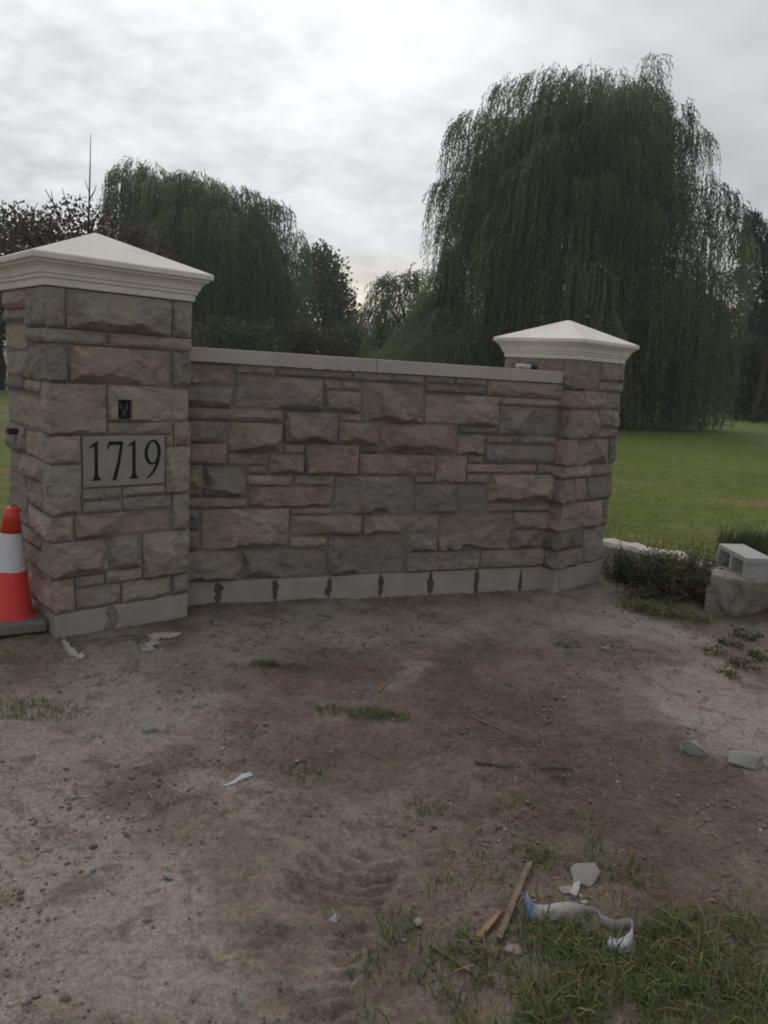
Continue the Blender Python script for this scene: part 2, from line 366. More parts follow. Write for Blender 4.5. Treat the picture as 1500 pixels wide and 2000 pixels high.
dirt = mixc(t, 1.0, dirt, ramp(t, nF, [(.28, (.66, .64, .62)), (.5, (1, 1, 1)), (.75, (1.35, 1.33, 1.31))]), 'MULTIPLY')
dirt = mixc(t, 1.0, dirt, ramp(t, nC, [(.25, (.66, .64, .62)), (.5, (1, 1, 1)), (.78, (1.35, 1.33, 1.31))]), 'MULTIPLY')
gA = tn(t, .35, 5, .6, v); gB = tn(t, 5, 5, .65, v); gC = tn(t, 60, 4, .6, v)
gm = t.nodes.new('ShaderNodeMapping'); gm.inputs['Scale'].default_value = (.12, .5, 1); t.links.new(v, gm.inputs[0]); gD = tn(t, 1.6, 5, .6, gm.outputs[0])
lawn = ramp(t, gA, [(.3, (.070, .100, .015)), (.55, (.104, .136, .022)), (.75, (.140, .152, .036))])
lawn = mixc(t, 1.0, lawn, ramp(t, mt(t, 'ADD', mt(t, 'MULTIPLY', gB, .5), mt(t, 'MULTIPLY', gC, .5)), [(.34, (.48, .50, .46)), (.66, (1.5, 1.46, 1.4))]), 'MULTIPLY')
lawn = mixc(t, mt(t, 'MULTIPLY', ramp(t, gD, [(.545, (0, 0, 0)), (.63, (1, 1, 1))]), .6), lawn, (.20, .150, .075))
lawn = mixc(t, mt(t, 'MULTIPLY', ramp(t, tn(t, 2.4, 7, .7, v, .5), [(.55, (0, 0, 0)), (.68, (1, 1, 1))]), .4), lawn, (.13, .125, .040))
t.links.new(mixc(t, att('lawn'), dirt, lawn), p.inputs['Base Color'])
bump(t, p, mt(t, 'ADD', mt(t, 'ADD', mt(t, 'MULTIPLY', nB, 1.0), mt(t, 'MULTIPLY', nC, .5)), mt(t, 'MULTIPLY', nF, .8)), .9, .014)
tag(link('ground', me, MG, smooth=True), kind='structure')
def gz(x, y): return float(ground_h(np.array([float(x)]), np.array([float(y)]))[0])
def GP(px, py):
    g = G(px, py)
    for _ in range(3): g = G(px, py, gz(g[0], g[1]))
    return g

# ------------------------------------------------------------------ stone blocks
QE = .021                                            # how far a squared corner stands out of the core
TONES = [(.285, .240, .210), (.255, .220, .198), (.305, .262, .230), (.238, .215, .200), (.270, .222, .200), (.228, .210, .198), (.295, .250, .216), (.262, .232, .212)]
def tone(kind, dark=1.0):
    b = np.array(TONES[rng.integers(len(TONES))])
    if kind == 'K': b = np.array((.175, .158, .150))
    if kind == 'P': b = np.array((.285, .240, .214))
    r_ = rng.random()
    if kind == '' and r_ < .10: b = np.array((.225, .198, .180))
    elif kind == '' and r_ < .24: b = np.array((.300, .236, .208))
    return tuple(b * np.array((1.02, .985, .955)) * rng.uniform(.91, 1.09) * dark) + (1,)
def relief(U, Vv, w, h, e, kind, dmax=.09):
    """rock face: flat pitched facets meeting in a ragged ridge, chipped from the edges"""
    s = rng.uniform(0, 200)
    big = kind == 'L' or (h > .12 and w > .18 and rng.random() < .5)
    n = lambda k, o=3: fbm(U * k + s, Vv * k + s * .7, o, .55)
    if h < .075: D = rng.uniform(.008, .016)
    elif big: D = min(rng.uniform(.050, .082), .40 * h)
    else: D = rng.uniform(.014, .026)
    D = min(D, dmax)
    jx = .34 * n(8, 4) * min(w, h)
    rz = h * rng.uniform(.30, .55) + (U / w - .5) * h * rng.uniform(-.35, .35)      # ridge height
    top = e + D * np.clip((h - Vv + .35 * jx) / np.maximum(h - rz, .01), 0, 3) ** rng.uniform(.75, 1.1)
    bot = e + (Vv + .5 * jx) * rng.uniform(.75, 1.5) * (D / .03) ** .3
    lef = e + (U + jx * .8) * rng.uniform(.4, 1.3); rig = e + (w - U + jx * .8) * rng.uniform(.4, 1.3)
    d = np.minimum(np.minimum(top, bot), np.minimum(lef, rig))
    if big:
        for _ in range(rng.integers(2, 4)):          # struck-off planes
            cx, cz = rng.uniform(.1, .9) * w, rng.uniform(.0, .6) * h; gx, gz_ = rng.uniform(-.9, .9), rng.uniform(-.5, 1.1)
            d = np.minimum(d, e + D * rng.uniform(.7, 1.05) + gx * (U - cx) * .5 - gz_ * (Vv - cz) * .45)
    d = np.minimum(d, e + D * (1.0 + .5 * n(5)))
    d = d + .0075 * n(22, 3) * np.clip((d - e) / .012 + .25, 0, 1) + .003 * n(70, 2)
    edge = np.minimum(np.minimum(U, w - U), np.minimum(Vv, h - Vv))
    return np.where(edge < .004, np.minimum(d, e + .004), np.maximum(d, e - .004))
def panel(w, h, e, kind, nz=None, corner=None, dmax=.09):
    nu = max(4, int(w / .0125)); nv = nz or max(3, int(h / .0125))
    tu = np.linspace(0, 1, nu + 1); tv = np.linspace(0, 1, nv + 1)
    U, Vv = np.meshgrid(tu * w, tv * h); d = relief(U, Vv, w, h, e, kind, dmax)
    j = .0016
    U = U.copy(); Vv = Vv.copy()
    U[:, 1:-1] += 0; Vv[0] += rng.uniform(-j, j, nu + 1); Vv[-1] += rng.uniform(-j, j, nu + 1)
    if corner != 'l': U[:, 0] += rng.uniform(-j, j, nv + 1)
    U[:, -1] += rng.uniform(-j, j, nv + 1)
    if corner == 'l': d[:, 0] = e
    if corner == 'lr': d[:, 0] = e
    return U, Vv, d
def frame(kind, W=0.0):
    if kind == 'front': return (lambda p_, d, q: (p_, -d, q)), False
    if kind == 'left': return (lambda p_, d, q: (-d, p_, q)), True
    if kind == 'right': return (lambda p_, d, q: (W + d, p_, q)), False
def grid_to(mb, U, V_, d, fr, flip, skirts='lrtb'):
    ny_, nx_ = U.shape; vs = [fr(U[i, j], d[i, j], V_[i, j]) for i in range(ny_) for j in range(nx_)]
    fs = [(i * nx_ + j, i * nx_ + j + 1, (i + 1) * nx_ + j + 1, (i + 1) * nx_ + j) for i in range(ny_ - 1) for j in range(nx_ - 1)]
    n = len(vs)
    rim = [(0, j) for j in range(nx_)] if 'b' in skirts else []
    loops = {'b': [(0, j) for j in range(nx_)], 'r': [(i, nx_ - 1) for i in range(ny_)], 't': [(ny_ - 1, j) for j in range(nx_ - 1, -1, -1)], 'l': [(i, 0) for i in range(ny_ - 1, -1, -1)]}
    for k in skirts:
        lp = loops[k]; st = len(vs)
        vs += [fr(U[i, j], -.004, V_[i, j]) for i, j in lp]
        for a in range(len(lp) - 1):
            i0 = lp[a][0] * nx_ + lp[a][1]; i1 = lp[a + 1][0] * nx_ + lp[a + 1][1]
            fs.append((i1, i0, st + a, st + a + 1))
    if flip: fs = [f[::-1] for f in fs]
    mb.add(vs, fs)
GAP = .0045
def block(parent, u0, v0, u1, v1, kind, fr='front', W=0.0, side=None, dark=1.0, gl=GAP, gr=GAP):
    """one ashlar block; side = depth of its return on the left face when it is a quoin"""
    mb = MB(); gap = GAP
    quoin = side is not None
    a0 = u0 if (quoin or u0 < 0) else u0 + gl; a1 = u1 - gr if not (fr == 'front' and W and u1 > W) else u1
    w = a1 - a0; h = v1 - v0 - 2 * gap
    e = QE if quoin else rng.uniform(.014, .019)
    nv = max(3, int(h / .0125))
    U, V_, d = panel(w, h, e, kind, nv, 'l' if quoin else None, .09 if fr == 'front' else .028)
    f, fl = frame(fr, W)
    o = np.array((0, 0, v0 + gap))
    grid_to(mb, U + a0, V_ + v0 + gap, d, f, fl, 'rtb' if quoin else 'lrtb')
    if quoin:
        ws = side - gap + QE
        U2, V2, d2 = panel(ws, h, QE, kind if h > .1 else '', nv, 'l', .03); V2[:, 0] = V_[:, 0]; U2[:, 0] = 0
        f2, fl2 = frame('left'); grid_to(mb, U2 - QE, V2 + v0 + gap, d2, f2, fl2, 'rtb')
    # local origin at the block's own middle so its grain is its own
    c = np.mean(np.array(mb.v), 0); mb.v = [tuple(np.array(q) - c) for q in mb.v]
    ob = mb.build('stone', MS, parent, tuple(c)); cc = tone(kind, dark); ob.color = (cc[0] * (.965 if parent.name == 'stone_pier' else 1), cc[1], cc[2], 1); return ob
WALL = [(-0.150,1.342,0.277,1.480,''),(0.277,1.419,0.535,1.480,''),(0.535,1.419,1.029,1.480,''),(1.029,1.419,1.525,1.480,''),(-0.150,1.213,0.277,1.342,''),(0.277,1.213,0.841,1.419,'L'),(0.841,1.352,0.956,1.419,''),(0.956,1.352,1.096,1.419,''),(0.841,1.213,1.096,1.352,''),(-0.150,1.138,0.596,1.213,''),(-0.150,1.002,0.251,1.138,''),(0.251,0.943,0.596,1.138,''),(0.596,1.012,0.949,1.213,'L'),(0.949,1.158,1.096,1.213,''),(0.949,1.012,1.232,1.158,''),(1.096,1.158,1.534,1.419,'L'),(-0.150,0.869,0.251,1.002,''),(0.251,0.869,0.503,0.943,''),(0.596,0.943,0.739,1.012,''),(0.503,0.812,0.739,0.943,''),(0.739,0.812,1.100,1.012,''),(-0.150,0.731,0.105,0.869,''),(0.105,0.672,0.373,0.869,'L'),(0.373,0.812,0.503,0.869,''),(0.373,0.739,0.662,0.812,''),(0.662,0.739,0.936,0.812,''),(1.100,0.955,1.232,1.012,'K'),(1.100,0.812,1.660,0.955,''),(1.534,1.431,1.756,1.480,''),(1.756,1.431,2.000,1.480,''),(1.534,1.366,2.000,1.431,'K'),(2.000,1.368,2.615,1.480,''),(1.534,1.158,2.112,1.366,'L'),(2.112,1.306,2.615,1.368,''),(2.112,1.101,2.615,1.306,'L'),(1.232,0.955,1.806,1.158,'L'),(1.806,1.101,2.112,1.158,''),(1.806,0.955,2.017,1.101,'P'),(2.017,1.037,2.289,1.101,''),(2.289,1.037,2.615,1.101,''),(2.017,0.900,2.615,1.037,''),(1.660,0.757,1.891,0.955,'P'),(1.891,0.900,2.017,0.955,''),(1.891,0.829,2.460,0.900,''),(2.460,0.829,2.615,0.900,''),(1.891,0.757,2.077,0.829,''),(1.505,0.757,1.660,0.812,''),(1.505,0.551,2.077,0.757,'L'),(2.077,0.623,2.615,0.829,'L'),(0.936,0.551,1.505,0.812,'L'),(-0.150,0.672,0.105,0.731,''),(-0.150,0.600,0.373,0.672,''),(0.373,0.600,0.936,0.739,''),(-0.150,0.535,0.089,0.600,''),(-0.150,0.464,0.089,0.535,'K'),(-0.150,0.336,0.089,0.464,''),(0.089,0.336,0.653,0.600,'L'),(0.653,0.551,0.936,0.600,''),(0.653,0.409,1.150,0.551,''),(0.653,0.336,0.919,0.409,''),(0.919,0.135,1.485,0.409,'L'),(-0.150,0.135,0.351,0.336,'L'),(0.351,0.135,0.919,0.336,'L'),(1.150,0.409,1.717,0.551,''),(1.485,0.278,1.717,0.409,''),(1.717,0.278,2.299,0.551,'L'),(2.299,0.417,2.615,0.551,'P'),(2.299,0.278,2.615,0.417,''),(1.485,0.135,2.059,0.278,''),(2.059,0.135,2.615,0.278,'P'),(2.077,0.551,2.615,0.623,'')]
# quoins carry the depth of their return on the left face as a sixth value
P1F = [(-QE,1.603,0.069,1.800,'',0.310),(0.069,1.603,0.631,1.800,'L'),(0.631,1.603,0.744,1.800,''),(-QE,1.529,0.280,1.603,'',0.320),(0.280,1.529,0.744,1.603,''),(-QE,1.337,0.078,1.529,'',0.310),(0.078,1.337,0.633,1.529,'L'),(0.633,1.337,0.744,1.529,''),(-QE,1.073,0.269,1.337,'P',0.100),(0.269,1.073,0.643,1.141,''),(0.643,1.008,0.744,1.141,''),(0.597,1.008,0.643,1.073,''),(-QE,0.925,0.133,1.073,'P',0.400),(0.597,0.733,0.744,1.008,'P'),(-QE,0.656,0.133,0.925,'',0.090),(0.133,0.724,0.349,0.790,''),(0.349,0.733,0.597,0.790,''),(0.133,0.656,0.349,0.724,''),(0.349,0.656,0.637,0.733,''),(0.637,0.518,0.744,0.733,''),(-QE,0.518,0.091,0.656,'',0.360),(0.091,0.518,0.637,0.656,''),(-QE,0.320,0.270,0.518,'L',0.120),(0.270,0.329,0.462,0.518,''),(0.462,0.254,0.744,0.518,'L'),(-QE,0.130,0.088,0.320,'',0.460),(0.088,0.254,0.251,0.320,''),(0.251,0.254,0.462,0.329,''),(0.088,0.130,0.341,0.254,''),(0.341,0.130,0.642,0.254,''),(0.642,0.130,0.744,0.254,'')]
P1L = [(0.312,1.699,0.734,1.800,''),(0.312,1.629,0.734,1.699,''),(0.322,1.483,0.734,1.629,''),(0.312,1.337,0.734,1.483,''),(0.101,1.268,0.382,1.337,''),(0.382,1.268,0.734,1.337,'K'),(0.101,1.073,0.734,1.268,'L'),(0.402,0.925,0.734,1.073,''),(0.090,0.803,0.734,0.925,'L'),(0.090,0.656,0.422,0.803,''),(0.422,0.586,0.734,0.803,'P'),(0.362,0.518,0.734,0.586,''),(0.121,0.430,0.734,0.518,''),(0.121,0.320,0.503,0.430,''),(0.503,0.320,0.734,0.430,''),(0.462,0.130,0.734,0.320,'')]
P2F = [(-QE,1.439,0.297,1.648,'L',0.090),(0.297,1.512,0.637,1.648,''),(0.297,1.439,0.637,1.512,''),(-QE,1.306,0.103,1.439,'',0.100),(0.103,1.306,0.430,1.439,''),(0.430,1.306,0.637,1.439,''),(-QE,1.093,0.334,1.306,'L',0.080),(0.334,1.171,0.536,1.306,''),(0.536,1.171,0.637,1.306,''),(0.334,1.093,0.637,1.171,''),(-QE,0.898,0.095,1.093,'',0.100),(0.095,0.898,0.547,1.093,'L'),(0.547,0.898,0.637,1.093,'K'),(-QE,0.806,0.309,0.898,'',0.100),(0.309,0.806,0.637,0.898,'P'),(-QE,0.622,0.111,0.806,'P',0.120),(0.111,0.622,0.282,0.806,''),(0.282,0.622,0.637,0.806,''),(-QE,0.409,0.534,0.622,'L',0.100),(0.534,0.409,0.637,0.622,'K'),(-QE,0.271,0.121,0.409,'K',0.110),(0.121,0.271,0.309,0.409,'K'),(0.309,0.130,0.637,0.409,''),(-QE,0.130,0.309,0.271,'',0.100)]
P2L = [(0.092,1.510,0.489,1.648,''),(0.489,1.510,0.616,1.648,''),(0.092,1.439,0.616,1.510,'')]

# ---- the wall between the piers
wall = empty('stone_wall', (P0[0], P0[1], 0), YAWW, label='long low stone wall with a pale two piece coping between two square stone piers', cat='wall')
mb = MB().box((-.25, -.008, .10), (2.63, .30, 1.476)); mb.build('mortar', M_mortar, wall)
for q in WALL: block(wall, *q, dark=.92)
seams = [-.22, .208, .578, .942, 1.305, 1.684, 2.051, 2.416, 2.64]
for i in range(8):
    MB().box((seams[i] + .004, -.012, -.3), (seams[i + 1] - .004, .29, .131 + rng.uniform(-.002, .002))).build('foundation_slab', M_conc, wall, bevel=.003)
def smear(parent, u, z0, z1, w, mat, y):
    n = 16; zs = np.linspace(z0, z1, n); s = rng.uniform(0, 90)
    env = np.minimum(1, .55 + 2.2 * np.minimum(np.linspace(0, 1, n), np.linspace(1, 0, n))); mid_ = .25 * w * fbm(zs * 9 + s, zs * 0 + 1, 2)
    l = u + mid_ - w / 2 * env * (1 + .9 * fbm(zs * 45 + s, zs * 0 + 3, 3)); r_ = u + mid_ + w / 2 * env * (1 + .9 * fbm(zs * 45 + s + 40, zs * 0 + 8, 3))
    vs = []; fs = []
    for i in range(n):
        md = (l[i] + r_[i]) / 2
        vs += [(l[i], y, zs[i]), (l[i] * .6 + md * .4, y - .006 - .003 * rng.random(), zs[i]), (r_[i] * .6 + md * .4, y - .006 - .003 * rng.random(), zs[i]), (r_[i], y, zs[i])]
    for i in range(n - 1):
        for k in range(3): fs.append((i * 4 + k, i * 4 + k + 1, i * 4 + k + 5, i * 4 + k + 4))
    return link('mortar_smear', mesh('mortar_smear', vs, fs), mat, parent)
for i, u in enumerate(seams[1:8]): smear(wall, u, [.0, .005, .0, -.01, -.02, -.035, -.04][i], [.124, .126, .116, .126, .122, .13, .10][i], [.046, .038, .042, .034, .040, .036, .026][i], M_smear, -.0125)
for u0, u1 in ((-.15, 1.176), (1.181, 2.594)):
    MB().box((u0, -.036, 1.480), (u1, .33, 1.562)).build('coping_slab', M_coping, wall, bevel=.004)
MB().box((1.174, -.033, 1.482), (1.183, .32, 1.558)).build('coping_joint', M_smear2, wall)

# ---- piers
def cap(parent, w, rings, apex, cx):
    vs = []; fs = []; 
    for o, z in rings: vs += [(-o, -o, z), (w + o, -o, z), (w + o, w + o, z), (-o, w + o, z)]
    for i in range(len(rings) - 1):
        for k in range(4): fs.append((i * 4 + k, i * 4 + (k + 1) % 4, i * 4 + 4 + (k + 1) % 4, i * 4 + 4 + k))
    fs.append((3, 2, 1, 0)); n = (len(rings) - 1) * 4; h = w / 2; a = .012
    zt = apex - .002
    vs += [(h - a, h - a, zt), (h + a, h - a, zt), (h + a, h + a, zt), (h - a, h + a, zt)]
    for k in range(4): fs.append((n + k, n + (k + 1) % 4, n + 4 + (k + 1) % 4, n + 4 + k))
    fs.append((n + 4, n + 5, n + 6, n + 7))
    o = link('cap', mesh('cap', vs, fs), M_cap, parent)
    b = o.modifiers.new('b', 'BEVEL'); b.width = .003; b.segments = 2; b.limit_method = 'ANGLE'; b.angle_limit = R(25); return o
pier = empty('stone_pier', (A1[0], A1[1], 0), YAW1, label='large square stone pier with a carved number plaque, beside the orange cone', cat='pier', group='stone piers of the entrance')
w = W1_
MB().box((-.008, -.008, .10), (w + .008, w + .008, 1.804)).build('mortar', M_mortar, pier)
for q in P1F: block(pier, *q[:5], W=w, side=q[5] if len(q) > 5 else None, dark=1.06)
for q in P1L: block(pier, *q, fr='left', dark=1.03)
z = .132
while z < 1.76:                                     # the face towards the wall, in plain courses
    h = min(rng.choice([.07, .13, .19]), 1.80 - z); h = 1.80 - z if 1.80 - z - h < .05 else h; c_ = rng.uniform(.25, .5)
    block(pier, .0, z, c_, z + h, '', fr='right', W=w); block(pier, c_, z, w, z + h, '', fr='right', W=w); z += h
MB().box((-.018, -.018, -.25), (w + .018, w + .018, .127)).build('foundation', M_conc, pier, bevel=.004)
smear(pier, .281, -.02, .125, .062, M_smear2, -.0185)
cap(pier, w, [(0.030, 1.801), (0.034, 1.803), (0.036, 1.835), (0.046, 1.839), (0.048, 1.855), (0.056, 1.859), (0.058, 1.871), (0.064, 1.885), (0.076, 1.898), (0.090, 1.905), (0.092, 1.915), (0.106, 1.918), (0.108, 1.923), (0.108, 1.943), (0.104, 1.949)], 2.134, 0)
# block with the cut-out for a box
mb = MB(); hu0, hu1, hv0, hv1 = .319, .396, 1.157, 1.260; u0, v0, u1, v1 = .269 + GAP, 1.141 + GAP, .744, 1.337 - GAP
us = sorted(set([round(x_, 4) for x_ in list(np.linspace(u0, u1, 40)) + [hu0, hu1]])); vz = sorted(set([round(x_, 4) for x_ in list(np.linspace(v0, v1, 16)) + [hv0, hv1]]))
U, V_ = np.meshgrid(np.array(us), np.array(vz)); d = relief(U - u0, V_ - v0, u1 - u0, v1 - v0, .016, 'L'); d = np.minimum(d, .042)
vs = [(U[i, j], -d[i, j], V_[i, j]) for i in range(U.shape[0]) for j in range(U.shape[1])]; nx_ = U.shape[1]; fs = []
for i in range(U.shape[0] - 1):
    for j in range(nx_ - 1):
        if hu0 - 1e-4 <= U[i, j] and U[i, j + 1] <= hu1 + 1e-4 and hv0 - 1e-4 <= V_[i, j] and V_[i + 1, j] <= hv1 + 1e-4: continue
        fs.append((i * nx_ + j, i * nx_ + j + 1, (i + 1) * nx_ + j + 1, (i + 1) * nx_ + j))
mb.add(vs, fs)
def rimband(a, b, y0):
    pass
ny_ = U.shape[0]; rim = [(0, j) for j in range(nx_)] + [(i, nx_ - 1) for i in range(1, ny_)] + [(ny_ - 1, j) for j in range(nx_ - 2, -1, -1)] + [(i, 0) for i in range(ny_ - 2, -1, -1)]
st = len(mb.v); mb.v += [(U[i, j], .004, V_[i, j]) for i, j in rim]
for a in range(len(rim) - 1): mb.f.append((rim[a + 1][0] * nx_ + rim[a + 1][1], rim[a][0] * nx_ + rim[a][1], st + a, st + a + 1))
ju0, ju1 = us.index(hu0), us.index(hu1); iv0, iv1 = vz.index(hv0), vz.index(hv1)
lp = [(iv0, j) for j in range(ju0, ju1 + 1)] + [(i, ju1) for i in range(iv0 + 1, iv1 + 1)] + [(iv1, j) for j in range(ju1 - 1, ju0 - 1, -1)] + [(i, ju0) for i in range(iv1 - 1, iv0 - 1, -1)]
st = len(mb.v); mb.v += [(U[i, j], -.0085, V_[i, j]) for i, j in lp]
for a in range(len(lp) - 1): mb.f.append((lp[a][0] * nx_ + lp[a][1], lp[a + 1][0] * nx_ + lp[a + 1][1], st + a + 1, st + a))
c = np.mean(np.array(mb.v), 0); mb.v = [tuple(np.array(q) - c) for q in mb.v]
ob = mb.build('stone', MS, pier, tuple(c)); ob.color = (.34, .29, .25, 1)
soc = MB().box((hu0 - .004, -.0105, hv0 - .004), (hu1 + .004, -.0085, hv1 + .004)).build('utility_box', M_dark, pier)
mb = MB(); mb.tube([(.335, -.010, 1.252), (.340, -.026, 1.217), (.352, -.022, 1.197), (.362, -.028, 1.177), (.372, -.012, 1.163)], [.008, .011, .007, .010, .006], 6); mb.build('wire', simple('dark_wire', (.03, .035, .033), (.09, .10, .09), 60, .9, .6, .004), soc)
mb = MB(); mb.tube([(.378, -.010, 1.242), (.370, -.028, 1.212), (.356, -.030, 1.192), (.345, -.014, 1.166)], [.007, .010, .008, .006], 6); mb.build('wire', simple('grey_wire', (.045, .052, .048), (.12, .13, .12), 60, .9, .6, .004), soc)
# plaque with the number
pl = MB().box((.140, -.022, .800), (.589, .0, 1.067)).build('number_plaque', M_plaque, pier, bevel=.002)
k_ = .000334
def strip(mb, pts, wd, y):
    """flat ribbon on the plaque: centre line in plaque coordinates, widths"""
    pts = np.array(pts, float); n = len(pts); tg = np.gradient(pts, axis=0); tg /= np.linalg.norm(tg, axis=1)[:, None]; nr = np.stack([-tg[:, 1], tg[:, 0]], 1); wd = np.array(wd)[:, None] / 2
    l = pts + nr * wd; r_ = pts - nr * wd; vs = [(a[0], y, a[1]) for a in l] + [(a[0], y, a[1]) for a in r_] + [(a[0], -.021, a[1]) for a in l] + [(a[0], -.021, a[1]) for a in r_]
    fs = [(i, i + 1, n + i + 1, n + i) for i in range(n - 1)] + [(2 * n + i, 2 * n + i + 1, i + 1, i) for i in range(n - 1)] + [(n + i, n + i + 1, 3 * n + i + 1, 3 * n + i) for i in range(n - 1)]
    mb.add(vs, fs)
def digit_one(u, zb, h):
    mb = MB(); st = .0175
    strip(mb, [(u, zb + .004), (u, zb + h * .5), (u, zb + h - .012)], [st * 1.02, st, st], -.0240)
    strip(mb, [(u - .034, zb + h - .028), (u - .016, zb + h - .017), (u + st * .5, zb + h - .001)], [.003, .013, .012], -.0243)
    strip(mb, [(u - .027, zb + .0035), (u, zb + .005), (u + .027, zb + .0035)], [.005, .011, .005], -.0246)
    strip(mb, [(u, zb + .03), (u, zb + .008)], [st, st * 1.9], -.0249)
    return mb
def digit_seven(u0, u1, zb, h):
    mb = MB()
    strip(mb, [(u0 + .006, zb + h - .011), (u1, zb + h - .011)], [.020, .020], -.0240)
    strip(mb, [(u0 + .009, zb + h - .012), (u0 + .004, zb + h - .028), (u0 + .001, zb + h - .046)], [.012, .008, .003], -.0243)
    strip(mb, [(u1 - .006, zb + h - .005), (u1 - .024, zb + h * .45), (u0 + .034, zb)], [.013, .016, .020], -.0246)
    return mb
def digit_nine(u0, u1, zb, h):
    mb = MB(); cu = (u0 + u1) / 2; cz = zb + h * .68; ra = (u1 - u0) / 2 - .006; rb = h * .32 - .005
    th = np.linspace(-.5, 2 * math.pi - .5, 34)
    pts = [(cu + ra * math.cos(a) + .002 * math.sin(a), cz + rb * math.sin(a)) for a in th]
    strip(mb, pts, [.010 + .009 * abs(math.cos(a - .35)) ** 1.3 for a in th], -.0240)
    tl = [(u1 - .007, cz), (u1 - .010, cz - .03), (u1 - .018, cz - .065), (u1 - .034, cz - .10), (u0 + .030, zb + .018), (u0 + .010, zb + .002)]
    strip(mb, tl, [.016, .017, .017, .014, .010, .005], -.0244)
    return mb
digit_one(.208, .833, .203).build('digit', M_ink, pl); digit_seven(.269, .352, .830, .210).build('digit', M_ink, pl)
digit_one(.412, .834, .206).build('digit', M_ink, pl); digit_nine(.475, .562, .830, .213).build('digit', M_ink, pl)
# steel gate lugs on the side face
for (s, z) in ((.52, 1.04), (.47, .256)):
    MB().box((-.075, s - .03, z - .016), (.0, s + .03, z + .016)).build('gate_bracket', M_rust, pier, bevel=.002)

pier2 = empty('stone_pier', (A2[0], A2[1], 0), YAW2, label='small square stone pier without a plaque, at the lawn end of the wall', cat='pier', group='stone piers of the entrance')
w = W2_
MB().box((-.008, -.008, .10), (w + .008, w + .008, 1.652)).build('mortar', M_mortar, pier2)
for q in P2F: block(pier2, *q[:5], W=w, side=q[5] if len(q) > 5 else None, dark=.95)
for q in P2L: block(pier2, *q, fr='left')
z = .130
while z < 1.6:
    h = min(rng.choice([.07, .13, .19]), 1.648 - z); h = 1.648 - z if 1.648 - z - h < .05 else h; c_ = rng.uniform(.2, .4)
    block(pier2, .0, z, c_, z + h, '', fr='right', W=w); block(pier2, c_, z, w, z + h, '', fr='right', W=w); z += h
MB().box((-.018, -.018, -.25), (w + .018, w + .018, .127)).build('foundation', M_conc, pier2, bevel=.004)
cap(pier2, w, [(0.011, 1.651), (0.015, 1.653), (0.017, 1.683), (0.025, 1.687), (0.027, 1.701), (0.035, 1.705), (0.037, 1.717), (0.043, 1.731), (0.053, 1.745), (0.065, 1.753), (0.067, 1.761), (0.079, 1.764), (0.081, 1.769), (0.081, 1.787), (0.077, 1.793)], 1.947, 0)

# ------------------------------------------------------------------ things standing and lying about
def set_on(o, g, dz=0.0): o.location = (g[0], g[1], g[2] + dz)
# traffic cone
cx, cy = -1.996, 3.795; cz = .062
cone = empty('traffic_cone', (cx, cy, cz), .72, label='orange traffic cone with a white band on a grey rubber base, beside the large pier', cat='traffic cone')
cone.rotation_euler = (R(1.0), R(4.0), .72)
CHT = .875
def cr(z): return .126 - (.126 - .031) * ((z - .03) / .66)
MB().lathe([(cr(.03) + .022, .03), (cr(.03) + .022, .036), (cr(.03) + .004, .046), (cr(.05), .055), (cr(.31), .31), (cr(.31) - .0015, .3105), (cr(.545) - .0015, .5455), (cr(.546), .546), (cr(.63), .63), (cr(.63) + .004, .636), (cr(.645) + .003, .648), (cr(.66), .662), (cr(.69), .69), (cr(.69) - .008, .696), (.012, .697)], 40).build('body', M_orange, cone, smooth=True).scale = (1, 1, CHT)
MB().lathe([(cr(.312) + .0012, .312), (cr(.543) + .0012, .543)], 40).build('reflective_collar', M_white, cone, smooth=True).scale = (1, 1, CHT)
b = .19; ch = .045; oc = [(-b + ch, -b), (b - ch, -b), (b, -b + ch), (b, b - ch), (b - ch, b), (-b + ch, b), (-b, b - ch), (-b, -b + ch)]
mb = MB(); mb.add([(x, y, -.03) for x, y in oc] + [(x, y, .012) for x, y in oc] + [(x * .93, y * .93, .03) for x, y in oc],
                  [tuple(range(8))[::-1], tuple(range(16, 24))] + [(i, (i + 1) % 8, 8 + (i + 1) % 8, 8 + i) for i in range(8)] + [(8 + i, 8 + (i + 1) % 8, 16 + (i + 1) % 8, 16 + i) for i in range(8)])
mb.build('base', M_rubber, cone, bevel=.004)

# rocks
def rockmesh(name, sx, sy, sz, seed, cuts=7, sub=3, flat=.0, rough=.06, boxy=.55):
    import bmesh
    r = np.random.default_rng(seed); bm = bmesh.new(); bmesh.ops.create_icosphere(bm, subdivisions=sub, radius=1.0)
    V = np.array([v.co[:] for v in bm.verts]); V = V / np.max(np.abs(V), 1)[:, None] * boxy + V * (1 - boxy)
    for k in range(cuts):
        n = r.normal(size=3); n /= np.linalg.norm(n); d_ = r.uniform(.52, .8); q = V @ n; V = V - np.clip(q - d_, 0, None)[:, None] * n
    V *= 1 + rough * fbm(V[:, 0] * 2.2 + V[:, 2] + seed, V[:, 1] * 2.2 - V[:, 2], 4)[:, None] * 2
    V *= np.array((sx, sy, sz))
    for v, c in zip(bm.verts, V): v.co = c
    me = bpy.data.meshes.new(name); bm.to_mesh(me); bm.free(); return me
def rock(name, g, size, rz, seed, mat, label, cat, sink=.25, group=None, tilt=(0, 0), sub=3, cuts=7, rough=.06, boxy=.55):
    o = link(name, rockmesh(name, *size, seed, cuts, sub, rough=rough, boxy=boxy), mat); o.location = (g[0], g[1], g[2] + size[2] * (1 - sink) * .62); o.rotation_euler = (tilt[0], tilt[1], rz)
    return tag(o, label, cat, group)
